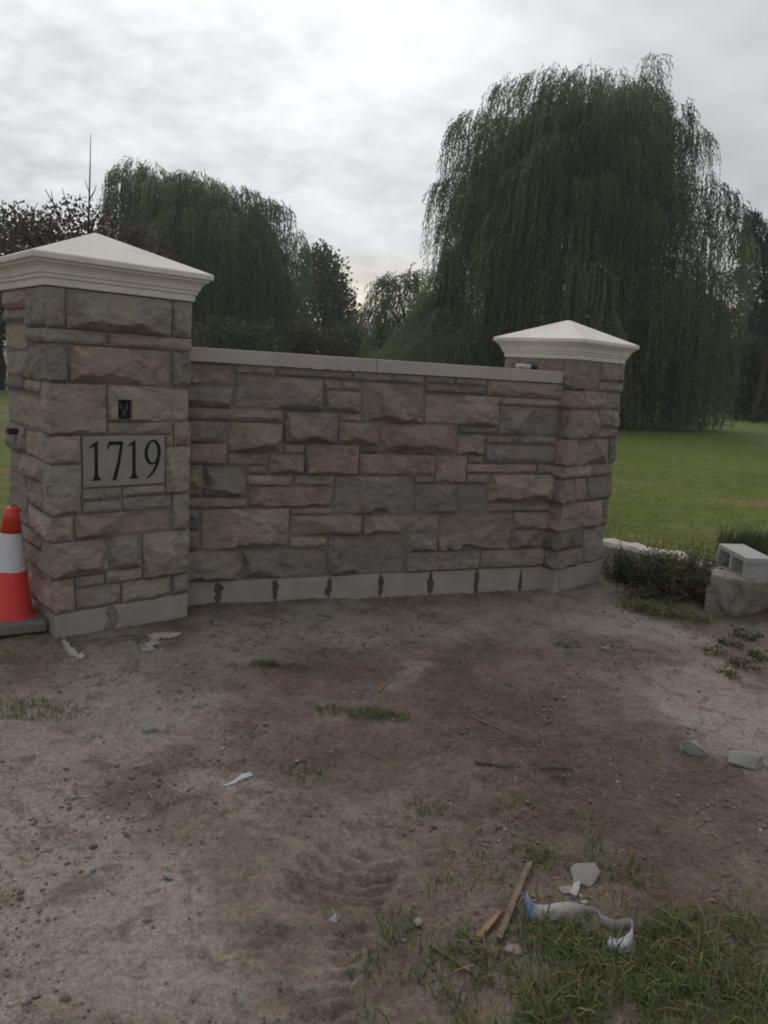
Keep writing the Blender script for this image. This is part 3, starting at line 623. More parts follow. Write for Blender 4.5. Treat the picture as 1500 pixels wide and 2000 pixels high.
# concrete kerb remnant, boulders and cinder block at the lawn's edge
curb = MB(); n = 16; pa = np.array((1.767, 6.179)); pb = np.array((2.586, 5.599)); dr = (pb - pa) / np.linalg.norm(pb - pa); nr = np.array((-dr[1], dr[0])); vs = []; fs = []
for i in range(n + 1):
    c = pa + (pb - pa) * i / n; tz = .205 + .022 * fbm(np.array([i * .9]), np.array([2.]), 3)[0] - .03 * (i > 12); wo = .05 * fbm(np.array([i * .6]), np.array([7.]), 3)[0]
    for (o_, z_) in ((-.10 + wo * .4, -.15), (-.095 + wo * .4, tz - .03), (-.07 + wo * .5, tz), (.07, tz + .004), (.09, tz - .03), (.09, -.1)): q = c + nr * o_ * 1.0; vs.append((q[0], q[1], z_ + rng.uniform(-.006, .006)))
for i in range(n):
    for k in range(5): fs.append((i * 6 + k, i * 6 + k + 1, i * 6 + k + 7, i * 6 + k + 6))
fs += [tuple(range(6)), tuple(range(n * 6, n * 6 + 6))[::-1]]
tag(link('concrete_kerb', mesh('concrete_kerb', vs, fs), M_curb), 'rough pale concrete kerb half hidden by weeds at the lawn edge', 'kerb')
rock('limestone_boulder', np.array((2.60, 5.10, -.03)), (.25, .25, .205), R(-24), 12, M_lime, 'large squarish limestone boulder carrying the cinder block', 'boulder', .25, tilt=(R(3), R(2)), sub=5, cuts=3, rough=.07, boxy=.86)
rock('limestone_boulder', np.array((3.06, 5.0, -.02)), (.26, .24, .22), R(10), 23, M_curb, 'pale boulder at the right edge behind the cinder block', 'boulder', .15, sub=4, cuts=8, rough=.05)
# cinder block: body with two through cells
cb = MB(); L_, H_, D_ = .39, .19, .19; th = .032
xs = [-L_ / 2, -L_ / 2 + th, -th * .5, th * .5, L_ / 2 - th, L_ / 2]; zs = [0, th, H_ - th, H_]
def cell(i, j): return j == 1 and i in (1, 3)
for i in range(5):
    for j in range(3):
        if cell(i, j): continue
        x0, x1, z0, z1 = xs[i], xs[i + 1], zs[j], zs[j + 1]
        for yy, rev in ((-D_ / 2, False), (D_ / 2, True)):
            f = (0, 1, 2, 3) if not rev else (3, 2, 1, 0); cb.add([(x0, yy, z0), (x1, yy, z0), (x1, yy, z1), (x0, yy, z1)], [f])
for i in (1, 3):
    x0, x1, z0, z1 = xs[i], xs[i + 1], zs[1], zs[2]; q = [(x0, z0), (x1, z0), (x1, z1), (x0, z1)]
    for a in range(4):
        p1, p2 = q[a], q[(a + 1) % 4]; cb.add([(p1[0], -D_ / 2, p1[1]), (p2[0], -D_ / 2, p2[1]), (p2[0], D_ / 2, p2[1]), (p1[0], D_ / 2, p1[1])], [(3, 2, 1, 0)])
q = [(-L_ / 2, 0), (L_ / 2, 0), (L_ / 2, H_), (-L_ / 2, H_)]
for a in (0, 2):
    p1, p2 = q[a], q[(a + 1) % 4]; cb.add([(p1[0], -D_ / 2, p1[1]), (p2[0], -D_ / 2, p2[1]), (p2[0], D_ / 2, p2[1]), (p1[0], D_ / 2, p1[1])], [(3, 2, 1, 0)][:1])
for sx_ in (-1, 1):                                   # ends: recessed between two flanges
    X0 = sx_ * L_ / 2; Xi = X0 - sx_ * .012; fl = .035
    prof = [(X0, 0), (X0, fl), (Xi, fl + .006), (Xi, H_ - fl - .006), (X0, H_ - fl), (X0, H_)]
    for a in range(5):
        p1, p2 = prof[a], prof[a + 1]; f = (0, 1, 2, 3) if sx_ > 0 else (3, 2, 1, 0)
        cb.add([(p1[0], -D_ / 2, p1[1]), (p1[0], D_ / 2, p1[1]), (p2[0], D_ / 2, p2[1]), (p2[0], -D_ / 2, p2[1])], [f])
cbo = cb.build('cinder_block', M_block); tag(cbo, 'grey hollow cinder block tilted on top of the limestone boulder', 'cinder block')
kc = at(1451, 1141, 4.90); ra_ = R(-86); xa = np.array((math.cos(ra_), math.sin(ra_), 0)); ya = np.array((-math.sin(ra_), math.cos(ra_), 0))
kc = kc - xa * L_ / 2 + ya * D_ / 2; cbo.location = kc; cbo.rotation_euler = (R(1), R(1.5), ra_)
CB_Z = kc[2]

# rubble, splinters, strips
rock('stone_chunk', GP(1355, 1465), (.056, .040, .036), R(-15), 31, M_slate, 'blue grey stone chunk with a flat top, left of the pair on the right', 'stone', .35, tilt=(R(-12), R(6)), boxy=.82, cuts=4)
rock('stone_chunk', GP(1455, 1492), (.068, .036, .029), R(-28), 34, M_slate, 'long broken grey stone chunk at the right edge of the dirt', 'stone', .3, tilt=(R(14), R(-8)), boxy=.86, cuts=4)
rock('stone_chunk', GP(1349, 1424), (.024, .018, .018), R(10), 36, M_lime, 'small tan stone just behind the blue grey chunk', 'stone', .3)
rock('stone_chunk', GP(292, 1427), (.027, .02, .014), R(35), 37, M_rock, 'pale lone stone on the dirt in front of the large pier', 'stone', .3)
rock('stone_chunk', GP(762, 1333), (.017, .013, .014), R(60), 38, M_rock, 'small pale grey stone beside the short wood chip', 'stone', .2)
rock('stone_chunk', GP(1180, 1268), (.034, .018, .012), R(-10), 39, M_rock, 'flat grey stone on the dirt before the small pier', 'stone', .3)
rock('stone_chunk', GP(330, 1716), (.017, .011, .010), R(20), 40, M_slate, 'dark little stone in the pale dust', 'stone', .2)
rock('stone_chunk', GP(182, 1702), (.010, .008, .007), R(20), 41, M_slate, 'tiny round stone on the pale dust at far left', 'stone', .2, sub=2)
rock('stone_chunk', GP(762, 1612), (.011, .010, .007), R(50), 42, M_rock, 'small pale pebble above the tyre tread', 'stone', .2, sub=2)
rock('stone_chunk', GP(815, 1806), (.016, .013, .010), R(50), 43, M_lime, 'pinkish pebble left of the wood splinters', 'stone', .25, sub=2)
rock('stone_chunk', GP(787, 1838), (.015, .007, .007), R(-25), 44, M_rock, 'pale oblong chip at the edge of the grass', 'stone', .2, sub=2)
rock('stone_chunk', GP(1000, 1860), (.026, .022, .010), R(8), 45, simple('pink_stone', (.15, .12, .11), (.23, .195, .18), 14, .9, .5, .004), 'square pinkish stone below the longer splinter', 'stone', .3, cuts=4)
def slab(name, pts, th, mat, label, cat, lift=0.0, tilt=None):
    P_ = [GP(*q) for q in pts]; c = np.mean(P_, 0); zt = max(q[2] for q in P_) + lift; n = len(P_); r = np.random.default_rng(int(pts[0][0]))
    tl = tilt or (0, 0)
    top = [(q[0] - c[0], q[1] - c[1], th + tl[0] * (q[0] - c[0]) + tl[1] * (q[1] - c[1]) + r.uniform(-.002, .002)) for q in P_]; bot = [(x * .96, y * .96, z - th - .006) for x, y, z in top]
    mid = (0, 0, th + .003); vs = top + bot + [mid]
    fs = [(i, (i + 1) % n, 2 * n) for i in range(n)] + [(n + i, n + (i + 1) % n, (i + 1) % n, i) for i in range(n)]
    o = link(name, mesh(name, vs, fs), mat); o.location = (c[0], c[1], zt - .004); return tag(o, label, cat)
slab('stone_flake', [(1113, 1705), (1122, 1698), (1160, 1701), (1171, 1712), (1158, 1730), (1140, 1736), (1122, 1727)], .010, M_rock, 'flat grey stone flake topmost in the grass near the curled strip', 'stone flake', .004, (0, .25))
slab('stone_flake', [(1090, 1738), (1112, 1731), (1122, 1738), (1116, 1748), (1098, 1747)], .008, M_slate, 'small bluish flake left of the white chip in the grass', 'stone flake', .002)
slab('white_chip', [(1113, 1752), (1119, 1730), (1133, 1729), (1129, 1748), (1124, 1757)], .012, M_block, 'small white chip between the two stone flakes', 'chip', .004)
slab('stone_flake', [(640, 1800), (655, 1785), (664, 1796), (656, 1806)], .004, M_slate, 'pale thin flake beside the tyre tread', 'stone flake', .003)
def splinter(name, a, b, w0, w1, th, mat, label, cat, lift=.006, seed=1, ends=True):
    a, b = GP(*a), GP(*b); d_ = b - a; ln = np.linalg.norm(d_[:2]); r = np.random.default_rng(seed); mb = MB(); n = 10; vs = []; fs = []
    for i in range(n + 1):
        k = i / n; w_ = (w0 + (w1 - w0) * k) / 2; l = -w_ + r.uniform(-.0015, .0015); rr = w_ + r.uniform(-.0015, .0015); t_ = th * (1 - .25 * k) + r.uniform(-.001, .001)
        vs += [(k * ln, l, 0), (k * ln, l * .94, t_), (k * ln, rr * .94, t_ * .9), (k * ln, rr, 0)]
    for j in range(4): vs[j] = (vs[j][0] + r.uniform(-.012, .012), *vs[j][1:]); vs[-1 - j] = (vs[-1 - j][0] + r.uniform(-.02, .02), *vs[-1 - j][1:])
    for i in range(n):
        for k in range(4): fs.append((i * 4 + k, i * 4 + 4 + k, i * 4 + 4 + (k + 1) % 4, i * 4 + (k + 1) % 4))
    fs += [(0, 1, 2, 3), tuple(range(n * 4, n * 4 + 4))[::-1]]
    o = link(name, mesh(name, vs, fs), mat); o.location = (a[0], a[1], a[2] + lift - .004); o.rotation_euler = (0, -math.atan2(b[2] - a[2], ln), math.atan2(d_[1], d_[0]))
    return tag(o, label, cat)
splinter('wood_splinter', (972, 1845), (1033, 1692), .016, .021, .012, M_wood2, 'longer weathered lath of split wood with a fresh tan end, in the grass', 'wood splinter', .012, 3)
splinter('wood_splinter', (932, 1840), (976, 1786), .017, .013, .008, M_wood, 'shorter tan wood splinter left of the longer lath', 'wood splinter', .010, 4)
splinter('wood_chip', (740, 1352), (756, 1333), .010, .008, .007, M_wood, 'small tan wood chip in the middle of the dirt', 'wood chip', .006, 5)
splinter('stick', (918, 1399), (978, 1426), .010, .008, .007, M_wood2, 'thin brown stick lying on the dirt in the middle distance', 'stick', .004, 6)
splinter('stick', (845, 1850), (925, 1905), .011, .008, .008, M_wood2, 'grey brown stick at the edge of the foreground grass', 'stick', .004, 7)
splinter('stick', (715, 1468), (775, 1498), .006, .005, .005, M_wood2, 'slender stick near the silvery scrap', 'stick', .003, 8)
splinter('stick', (1195, 1262), (1300, 1280), .007, .005, .005, M_wood2, 'straw coloured stalk lying before the weeds', 'stick', .004, 9)
splinter('stick', (925, 1722), (945, 1690), .007, .006, .005, M_wood2, 'short pale twig left of the longer lath', 'stick', .004, 10)
# ribbons of torn sheet material
M_strip, t, p = newmat('printed_strip'); a = t.nodes.new('ShaderNodeAttribute'); a.attribute_name = 'shade'
t.links.new(ramp(t, a.outputs['Fac'], [(.0, (.22, .30, .48)), (.10, (.14, .20, .36)), (.15, (.30, .30, .32)), (.25, (.33, .31, .31)), (.62, (.36, .33, .31)), (.74, (.46, .45, .50)), (.86, (.50, .50, .55)), (1.0, (.46, .49, .60))]), p.inputs['Base Color']); p.inputs['Roughness'].default_value = .45
def ribbon(name, pts, mat, label, cat, group=None):
    """pts: (px, py, height of the middle, width, lean) along the centre line; lean 0 flat .. 1 upright"""
    C_ = []; 
    for px, py, hgt, w_, ln in pts:
        g = GP(px, py); C_.append((g[0], g[1], g[2] + hgt, w_, ln))
    C_ = np.array(C_); k = np.linspace(0, len(C_) - 1, len(C_) * 7); i0 = np.clip(k.astype(int), 0, len(C_) - 2); f = (k - i0)[:, None]
    def cr_(i): return C_[np.clip(i, 0, len(C_) - 1)]
    p0, p1, p2, p3 = cr_(i0 - 1), cr_(i0), cr_(i0 + 1), cr_(i0 + 2)
    S_ = .5 * (2 * p1 + (p2 - p0) * f + (2 * p0 - 5 * p1 + 4 * p2 - p3) * f ** 2 + (3 * p1 - p0 - 3 * p2 + p3) * f ** 3)
    tg = np.gradient(S_[:, :3], axis=0); tg /= np.linalg.norm(tg, axis=1)[:, None]; sd = np.cross(tg, (0, 0, 1)); sd /= np.linalg.norm(sd, axis=1)[:, None] + 1e-6; sd = sd * np.tanh(5 * sd[:, 1:2])
    ac = sd * (1 - S_[:, 4:5]) + np.array((0, 0, 1)) * S_[:, 4:5]; ac /= np.linalg.norm(ac, axis=1)[:, None]; n = len(S_); o_ = S_[0, :3].copy()
    if 'torn' in name: S_[:, 3] *= 1 + .9 * fbm(np.arange(n) * .55 + C_[0, 0] * 50, np.zeros(n), 3); S_[:, 4] = np.clip(S_[:, 4] + .5 * fbm(np.arange(n) * .3, np.zeros(n) + 5, 2), 0, 1)
    V = np.concatenate([S_[:, :3] - ac * S_[:, 3:4] / 2, S_[:, :3] + np.cross(ac, tg) * .0025, S_[:, :3] + ac * S_[:, 3:4] / 2]) - o_
    F = [(i, i + 1, n + i + 1, n + i) for i in range(n - 1)] + [(n + i, n + i + 1, 2 * n + i + 1, 2 * n + i) for i in range(n - 1)]
    me = fastmesh(name, V, F, np.tile(np.linspace(0, 1, n), 3)); o = link(name, me, mat, smooth=True); o.location = o_
    sm = o.modifiers.new('s', 'SOLIDIFY'); sm.thickness = .0012; return tag(o, label, cat, group)
ribbon('paper_strip', [(1022, 1776, .036, .046, .85), (1034, 1796, .026, .050, .6), (1064, 1797, .022, .046, .35), (1110, 1790, .024, .038, .45), (1160, 1799, .030, .016, .9), (1172, 1818, .032, .032, .9), (1200, 1832, .036, .038, .95), (1226, 1828, .036, .034, .95), (1231, 1848, .026, .034, .7), (1212, 1858, .016, .036, .3), (1186, 1848, .014, .036, .2)], M_strip, 'curled blue and white printed strip lying in the grass', 'strip')
ribbon('torn_fabric_strip', [(354, 1240, .010, .012, .2), (330, 1246, .016, .044, .3), (308, 1249, .022, .052, .45), (292, 1258, .020, .06, .3), (296, 1266, .012, .07, .2), (284, 1270, .008, .05, .1), (274, 1262, .008, .014, .2)], M_paper, 'pale torn fabric strip curled on the dirt by the large pier', 'strip')
ribbon('torn_fabric_strip', [(122, 1256, .018, .03, .7), (132, 1272, .016, .035, .6), (150, 1284, .012, .034, .5), (164, 1286, .010, .016, .4)], M_paper, 'lifted tan edge of buried fabric near the cone base', 'strip')
ribbon('torn_fabric_strip', [(150, 1258, .003, .05, .05), (200, 1252, .004, .06, .05), (255, 1246, .005, .05, .05), (285, 1246, .006, .02, .1)], simple('dusty_fabric', (.15, .125, .105), (.21, .18, .155), 12, .95, .5), 'flat dusty fabric edge between the curled strip and the cone', 'strip')
ribbon('foil_scrap', [(437, 1536, .004, .006, .2), (458, 1530, .006, .012, .3), (475, 1520, .008, .022, .3), (492, 1514, .006, .020, .2)], simple('silver_foil', (.34, .36, .40), (.46, .48, .52), 20, .35, spec=.5), 'silvery blue scrap in the middle of the dirt', 'scrap')
for lab, q in (('dark torn edge of fabric left of its pair, mid ground', [(925, 1492, .005, .012, .4), (950, 1497, .009, .012, .7), (980, 1501, .008, .012, .7), (1003, 1500, .004, .010, .4)]), ('dark torn edge of fabric right of its pair, mid ground', [(1052, 1500, .004, .010, .4), (1080, 1504, .008, .012, .7), (1118, 1506, .006, .010, .5)])):
    ribbon('torn_fabric_strip', q, simple('dark_fabric', (.07, .055, .045), (.12, .095, .08), 12, .95), lab, 'strip')
# tube left on the coping
tu = P0 + (2.325 * np.array((math.cos(YAWW), math.sin(YAWW)))) + .03 * np.array((-math.sin(YAWW), math.cos(YAWW)))
tube = empty('sealant_tube', (tu[0], tu[1], 1.5635), YAWW, label='white tube with a black end lying on the coping by the small pier', cat='tube')
mb = MB(); mb.tube([(-.085, 0, .017), (-.080, 0, .017), (.02, 0, .017), (.03, 0, .016)], [.013, .017, .017, .012], 14); mb.build('tube_body', M_tube, tube, smooth=True)
mb = MB(); mb.tube([(.025, 0, .017), (.03, 0, .017), (.065, 0, .017), (.085, 0, .014)], [.014, .0175, .0175, .008], 14); mb.build('end_cap', M_black, tube)

# ------------------------------------------------------------------ plants
def leafquads(C, Dv, ln, wd, Nrm=None, seed=0):
    """diamond leaves: centre base C, direction Dv, length ln, width wd"""
    n = len(C); r = np.random.default_rng(seed)
    if Nrm is None: Nrm = r.normal(size=(n, 3))
    S_ = np.cross(Dv, Nrm); S_ /= np.linalg.norm(S_, axis=1)[:, None] + 1e-9
    ln = np.asarray(ln).reshape(-1, 1) * np.ones((n, 1)); wd = np.asarray(wd).reshape(-1, 1) * np.ones((n, 1))
    V = np.empty((n, 4, 3)); V[:, 0] = C; V[:, 1] = C + Dv * ln * .42 + S_ * wd / 2; V[:, 2] = C + Dv * ln; V[:, 3] = C + Dv * ln * .42 - S_ * wd / 2
    return V.reshape(-1, 3), np.arange(n * 4).reshape(n, 4)
def limb_pts(a, b, sag=.12, n=6, seed=0):
    r = np.random.default_rng(seed); a = np.array(a, float); b = np.array(b, float); L_ = np.linalg.norm(b - a); o = []
    for i in range(n + 1):
        k = i / n; q = a + (b - a) * k; q[2] += sag * L_ * math.sin(math.pi * k); q += r.normal(size=3) * .02 * L_ * math.sin(math.pi * k); o.append(q)
    return o
def trunk_and_limbs(root, base, fork, tips, r0, matb, seed):
    mb = MB(); mb.tube(limb_pts(base - np.array((0, 0, .3)), fork, .0, 5, seed), [r0 * (1.25 - .12 * i) for i in range(6)], 9)
    mb.v = [tuple(np.array(q) - base) for q in mb.v]; mb.build('trunk', matb, root, smooth=True)
    for i, tpt in enumerate(tips):
        mb = MB(); mb.tube(limb_pts(fork - np.array((0, 0, .25)), tpt, .10, 7, seed + i), [r0 * .52 * (1 - .11 * k) for k in range(8)], 6)
        mb.v = [tuple(np.array(q) - base) for q in mb.v]; mb.build('limb', matb, root, smooth=True)
def strands(P_, out, L_, seed, step=.085, reach=(.25, .7), leaf=(.12, .020), gmin=None):
    """weeping shoots: start P_, outward heading out, length L_; returns leaf bases, directions and shoot index"""
    r = np.random.default_rng(seed); n = len(P_); K = int(L_.max() / step) + 1
    tt = np.arange(K)[None, :] * step + r.uniform(0, step, (n, 1)); ok = tt < L_[:, None]
    rc = r.uniform(*reach, (n, 1)); tau = r.uniform(.35, .8, (n, 1))
    e = 1 - np.exp(-tt / tau)
    x = P_[:, 0:1] + out[:, 0:1] * rc * e; y = P_[:, 1:2] + out[:, 1:2] * rc * e
    up = r.uniform(.1, .5, (n, 1)) * rc
    z = P_[:, 2:3] + up * np.sin(np.clip(tt / tau, 0, math.pi)) - np.clip(tt - tau * .55 * e, 0, None)
    sw = r.uniform(0, 9, (n, 1)); x = x + .05 * np.sin(tt * 1.7 + sw) * tt * .35; y = y + .05 * np.sin(tt * 1.3 + sw * 2) * tt * .35
    C = np.stack([x, y, z], 2); tg = np.gradient(C, axis=1); tg /= np.linalg.norm(tg, axis=2)[..., None] + 1e-9
    if gmin is not None: ok &= z > gmin
    idx = np.nonzero(ok.ravel())[0]; sid = idx // K
    C = C.reshape(-1, 3)[idx]; tg = tg.reshape(-1, 3)[idx]
    D_ = tg + r.normal(size=tg.shape) * .38; D_[:, 2] -= .25; D_ /= np.linalg.norm(D_, axis=1)[:, None]
    return C, D_, sid
def willow(name, dist, heads, base_px, label, group, seed, nst=42, matl=None, hang=(1.0, 2.6), trunk_r=.38, gmin=.35, leaf=(.13, .024), step=.085, fork_z=3.0, nlimb=9, reach=(.25, .7)):
    """heads: (px, py, depth offset, spread m, hang scale)"""
    r = np.random.default_rng(seed); b = at(base_px[0], base_px[1], dist); base = np.array((b[0], b[1], gz(b[0], b[1])))
    root = empty(name, base, label=label, cat='tree', group=group)
    H_ = np.array([[*at(h[0], h[1], dist + h[2])] + [h[3], h[4]] for h in heads]); H_[:, 0] *= 1
    fork = base + np.array((r.uniform(-.2, .2), r.uniform(-.2, .2), fork_z))
    big = H_[np.argsort(-H_[:, 2])]; sel = [big[int(i)] for i in np.linspace(len(big) * .15, len(big) - 1, nlimb)]
    trunk_and_limbs(root, base, fork, [fork + (s[:3] - fork) * .82 for s in sel], trunk_r, M_bark, seed)
    Ps, Os, Ls, Sh = [], [], [], []
    for h in H_:
        n = max(8, int(nst * (h[3] / .8) ** 1.15)); a = r.uniform(0, 2 * math.pi, n); q = np.sqrt(r.uniform(0, 1, n)) * h[3]
        c = h[:3]; off = np.stack([np.cos(a) * q, np.sin(a) * q, -.8 * q ** 2 / h[3] + r.normal(size=n) * .08], 1)
        o = np.stack([np.cos(a), np.sin(a)], 1) + (c[:2] - base[:2]) / (np.linalg.norm(c[:2] - base[:2]) + 1) * .8
        Ps.append(c + off); Os.append(o / (np.linalg.norm(o, axis=1)[:, None] + 1e-6)); Ls.append(r.uniform(*hang, n) * h[4]); Sh.append(np.full(n, r.normal() * .27) + r.normal(size=n) * .10)
    Ps, Os, Ls, Sh = map(np.concatenate, (Ps, Os, Ls, Sh))
    C, D_, sid = strands(Ps, Os, Ls, seed, step, reach, gmin=gmin)
    m_ = len(C); ln = leaf[0] * r.uniform(.7, 1.35, m_); wd = leaf[1] * r.uniform(.7, 1.3, m_)
    V, F = leafquads(C - base, D_, ln, wd, seed=seed); sh = np.clip(.5 + Sh[sid] + r.normal(size=m_) * .12, 0, 1)
    o = link('crown', fastmesh('crown', V, F, np.repeat(sh, 4)), matl or L_willow, root); o['kind'] = 'stuff'
    return root
def fill(poly_l, poly_r, n, dist, depth, seed, spread=(.6, 1.0), hs=(.9, 1.5), ys=None, inset=0, mind=0):
    """heads scattered through a crown whose outline is given by left/right edges over height"""
    r = np.random.default_rng(seed); out_ = []
    yl, xl = zip(*poly_l); yr, xr = zip(*poly_r)
    for _ in range(n):
        y = r.uniform(ys[0], ys[1]); a = np.interp(y, yl, xl); b = np.interp(y, yr, xr); c = (a + b) / 2; hw = (b - a) / 2 - inset
        k = r.uniform(-1, 1); k = np.sign(k) * abs(k) ** .8; x = c + k * hw * .92; dmax = hw / F_PX * dist * depth * math.sqrt(max(0, 1 - k * k)); dy = r.choice([-1, -1, -1, -1, -1, 1]) * dmax * r.uniform(.35, 1.0)
        
        if mind and dy < 0 and any(o_[2] < 0 and abs(o_[0] - x) < mind and abs(o_[1] - y) < mind * .8 for o_ in out_): continue
        out_.append((x, y, dy, r.uniform(*spread), r.uniform(*hs)))
    return out_
# large willow behind the small pier
HL = [(130, 1110), (165, 1062), (215, 965), (240, 935), (350, 905), (420, 903), (480, 905), (560, 900), (640, 885), (700, 915)]
HR = [(130, 1230), (160, 1290), (220, 1320), (280, 1335), (350, 1360), (400, 1405), (460, 1425), (560, 1430), (640, 1420), (700, 1390)]
heads = [(1280, 106, 0, .26, .9), (1276, 135, 0, .30, .9), (1284, 170, .3, .34, 1.0), (1262, 205, -.3, .45, 1.0), (1150, 128, 0, .75, .8), (1090, 128, -.5, .65, .8), (1050, 140, .3, .55, .8), (1005, 152, 0, .5, .9), (985, 165, -.3, .35, 1.0), (1120, 150, -1.2, .8, 1.0), (1205, 140, .4, .55, .6), (1230, 165, -.4, .4, .7),
         (936, 208, 0, .5, .9), (908, 226, -.4, .4, 1.0), (895, 243, .4, .3, 1.0), (965, 218, .6, .5, 1.0), (886, 345, 0, .35, 1.0), (870, 350, -.2, .30, 1.0), (862, 356, .3, .2, .9), (882, 420, .3, .4, .9), (930, 300, -.8, .6, 1.2), (915, 380, -.8, .6, 1.2),
         (1325, 200, 0, .40, .8), (1340, 222, .3, .35, .9), (1365, 248, 0, .32, .7), (1385, 258, .2, .18, .8), (1335, 262, -.3, .4, .8), (1312, 235, .5, .4, .7), (1375, 340, .3, .35, .8), (1400, 355, 0, .32, .8), (1425, 372, .2, .35, 1.0), (1440, 395, -.2, .28, 1.0), (1405, 400, -.5, .5, 1.1), (1440, 450, 0, .45, 1.3), (1432, 520, .3, .5, 1.4),
         (1060, 290, -3.2, .45, 1.1), (1072, 275, -3.3, .35, 1.3)]
heads += fill(HL, HR, 420, 25, .95, 3, (.6, 1.0), (.75, 1.25), (160, 650), 14, 46)
heads += fill([(600, 905), (740, 955)], [(600, 1425), (740, 1385)], 44, 25, .8, 9, (.5, .8), (.9, 1.35), (600, 735))
heads += [(868, 505, 1.0, .4, 1.0), (858, 535, 1.5, .5, 1.1), (842, 570, 1.5, .6, 1.1), (828, 600, 1.2, .6, 1.0), (812, 625, 1.0, .6, .9), (795, 645, .8, .6, .8), (870, 560, .5, .7, 1.2), (860, 610, 0, .8, 1.2), (840, 645, 0, .7, .9), (885, 600, -.5, .8, 1.2)]
cas = fill(HL, HR, 60, 25, 1.02, 13, (.22, .42), (1.0, 1.7), (150, 620), 20)
heads += [(a, b, -abs(c) * 1.05, d, e) for a, b, c, d, e in cas]
willow('weeping_willow', 25.0, heads, (1180, 826), 'tall weeping willow behind the small pier', 'weeping willows on the lawn', 11, nst=95, hang=(1.0, 3.0), trunk_r=.42, leaf=(.14, .030), reach=(.15, .5))
# second willow, further off to the left
HL = [(310, 240), (340, 222), (400, 225), (450, 250), (520, 330), (620, 350), (690, 350)]
HR = [(310, 300), (340, 400), (370, 480), (400, 520), (450, 560), (520, 590), (620, 605), (690, 610)]
heads = [(262, 310, 0, .8, .8), (300, 318, 0, .75, .8), (240, 325, .5, .6, .9), (232, 338, -.5, .4, 1.0), (365, 330, 0, .7, .8), (390, 336, .5, .6, .8), (345, 340, 0, .5, 1.0), (470, 362, 0, .5, .9), (488, 368, .4, .4, .9), (440, 356, 0, .5, .8), (525, 385, 0, .6, .9), (548, 392, .4, .4, 1.0), (225, 380, 0, .45, 1.0), (232, 400, .5, .5, 1.0), (575, 450, .3, .45, 1.0), (588, 475, 0, .4, 1.1), (520, 390, .5, .6, .9), (412, 345, .3, .5, .9)]
heads += fill(HL, HR, 230, 34, .9, 5, (.7, 1.25), (.75, 1.25), (345, 600), 28, 44)
cas = fill(HL, HR, 40, 34, 1.02, 17, (.28, .5), (1.0, 1.6), (335, 590), 24)
heads += [(a, b, -abs(c) * 1.05, d, e) for a, b, c, d, e in cas]
willow('weeping_willow', 34.0, heads, (430, 742), 'broad weeping willow beyond the wall, right of the large pier', 'weeping willows on the lawn', 21, nst=85, hang=(1.2, 3.2), trunk_r=.45, leaf=(.19, .040), step=.11, reach=(.15, .5))
# small weeping trees left of the tall willow
heads = [(772, 532, 0, .55, .9), (755, 545, 0, .4, 1.0), (790, 540, .3, .5, 1.0), (742, 570, .2, .3, .9), (800, 528, 0, .4, .8), (818, 522, .3, .4, .7), (808, 560, .2, .6, 1.2), (780, 575, -.3, .6, 1.0), (735, 590, 0, .4, .7), (720, 605, .2, .25, .7), (745, 600, -.4, .5, .9), (775, 620, -.4, .7, 1.0), (815, 600, 0, .7, 1.2), (800, 640, .4, .7, .8), (760, 640, .5, .8, .9), (830, 620, .6, .8, 1.2), (790, 610, .9, .9, 1.2), (850, 590, .8, .9, 1.3), (750, 655, 0, .7, .7)]
willow('weeping_willow', 31.0, heads, (790, 740), 'small thin weeping tree at the left foot of the tall willow', 'weeping willows on the lawn', 31, nst=85, hang=(.8, 1.9), trunk_r=.14, leaf=(.17, .042), step=.10, fork_z=2.2, nlimb=5)
heads = fill([(640, 775), (700, 745)], [(640, 960), (700, 985)], 26, 27, .5, 15, (.5, .8), (.6, 1.0), (648, 690)) + [(805, 645, -.5, .6, .8), (850, 640, -.5, .7, .9), (900, 648, -.6, .7, .9)]
willow('weeping_shrub', 23.5, heads, (870, 745), 'round pale green weeping shrub just above the coping', None, 41, nst=80, hang=(.6, 1.3), trunk_r=.08, leaf=(.11, .024), step=.08, fork_z=.8, nlimb=5, matl=L_willow)

